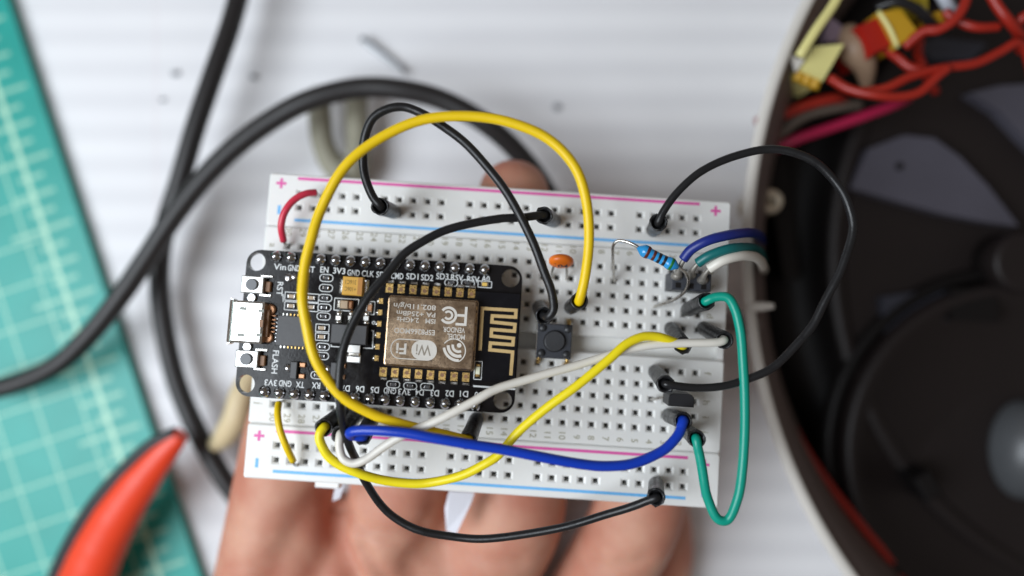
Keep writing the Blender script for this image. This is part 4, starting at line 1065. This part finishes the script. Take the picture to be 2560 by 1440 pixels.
hn = np.empty(len(hand_mesh.vertices) * 3); hand_mesh.vertices.foreach_get('normal', hn); hn = hn.reshape(-1, 3)
def crease(pts, depth, width):
    global hv
    C = resample(WP(pts), 10)[:, :2] * S
    d = np.full(len(hv), 9.0)
    for c_ in C: d = np.minimum(d, np.hypot(hv[:, 0] - c_[0], hv[:, 1] - c_[1]))
    up = np.clip(hn[:, 2] * 1.5, 0, 1)
    hv = hv - hn * (depth * S * np.exp(-(d / (width * S)) ** 2) * up)[:, None] + hn * (depth * .14 * S * np.exp(-((d - 2.2 * width * S) / (1.3 * width * S)) ** 2) * up)[:, None]
crease([(838, 1215, 36), (846, 1275, 36), (856, 1330, 35), (876, 1385, 35), (912, 1450, 35)], 2.3, 1.8)
crease([(866, 1262, 36), (930, 1300, 36), (1000, 1313, 36), (1062, 1306, 37)], .9, 1.3)
crease([(922, 1345, 35), (950, 1390, 35), (990, 1450, 35)], .8, 1.5)
crease([(806, 1240, 36), (745, 1340, 36), (690, 1450, 36)], 1.3, 3.6)
crease([(1105, 1260, 36), (1090, 1320, 36), (1035, 1390, 35), (1045, 1460, 34)], 1.0, 2.8)
crease([(1130, 1330, 36), (1210, 1376, 36), (1300, 1384, 36)], .4, 1.4)
crease([(1440, 1395, 34), (1520, 1400, 34), (1600, 1370, 34)], .4, 1.4)
crease([(570, 1300, 40), (630, 1318, 40), (690, 1316, 38)], .2, .7)
crease([(556, 1395, 40), (610, 1404, 40), (670, 1398, 38)], .2, .7)
hand_mesh.vertices.foreach_set('co', hv.ravel())
hand_mesh.polygons.foreach_set('use_smooth', [True] * len(hand_mesh.polygons))
hand_mesh.materials.clear()
def skin():
    m = bpy.data.materials.new('skin'); m.use_nodes = True
    nt = m.node_tree; b = nt.nodes['Principled BSDF']; N = nt.nodes; K = nt.links
    tc = N.new('ShaderNodeTexCoord')
    n = N.new('ShaderNodeTexNoise'); n.inputs['Scale'].default_value = 0.9; n.inputs['Detail'].default_value = 6; K.new(tc.outputs['Object'], n.inputs['Vector'])
    rp = N.new('ShaderNodeValToRGB'); rp.color_ramp.elements[0].position = .32; rp.color_ramp.elements[1].position = .68
    rp.color_ramp.elements[0].color = (0.47, 0.180, 0.118, 1); rp.color_ramp.elements[1].color = (0.59, 0.315, 0.220, 1)
    K.new(n.outputs['Fac'], rp.inputs['Fac']); K.new(rp.outputs['Color'], b.inputs['Base Color'])
    b.inputs['Roughness'].default_value = .6; b.inputs['Specular IOR Level'].default_value = .35
    b.inputs['Subsurface Weight'].default_value = .35
    b.inputs['Subsurface Radius'].default_value = (1, .35, .18); b.inputs['Subsurface Scale'].default_value = .16
    n2 = N.new('ShaderNodeTexVoronoi'); n2.inputs['Scale'].default_value = 16; K.new(tc.outputs['Object'], n2.inputs['Vector'])
    bp = N.new('ShaderNodeBump'); bp.inputs['Strength'].default_value = .25; bp.inputs['Distance'].default_value = .012
    K.new(n2.outputs['Distance'], bp.inputs['Height']); K.new(bp.outputs['Normal'], b.inputs['Normal'])
    return m
hand_mesh.materials.append(skin())
hand_mesh.name = 'hand'
ho = bpy.data.objects.new('hand', hand_mesh); COL.objects.link(ho)
tag(ho, 'bare left hand, palm up, supporting the breadboard from below', 'hand')
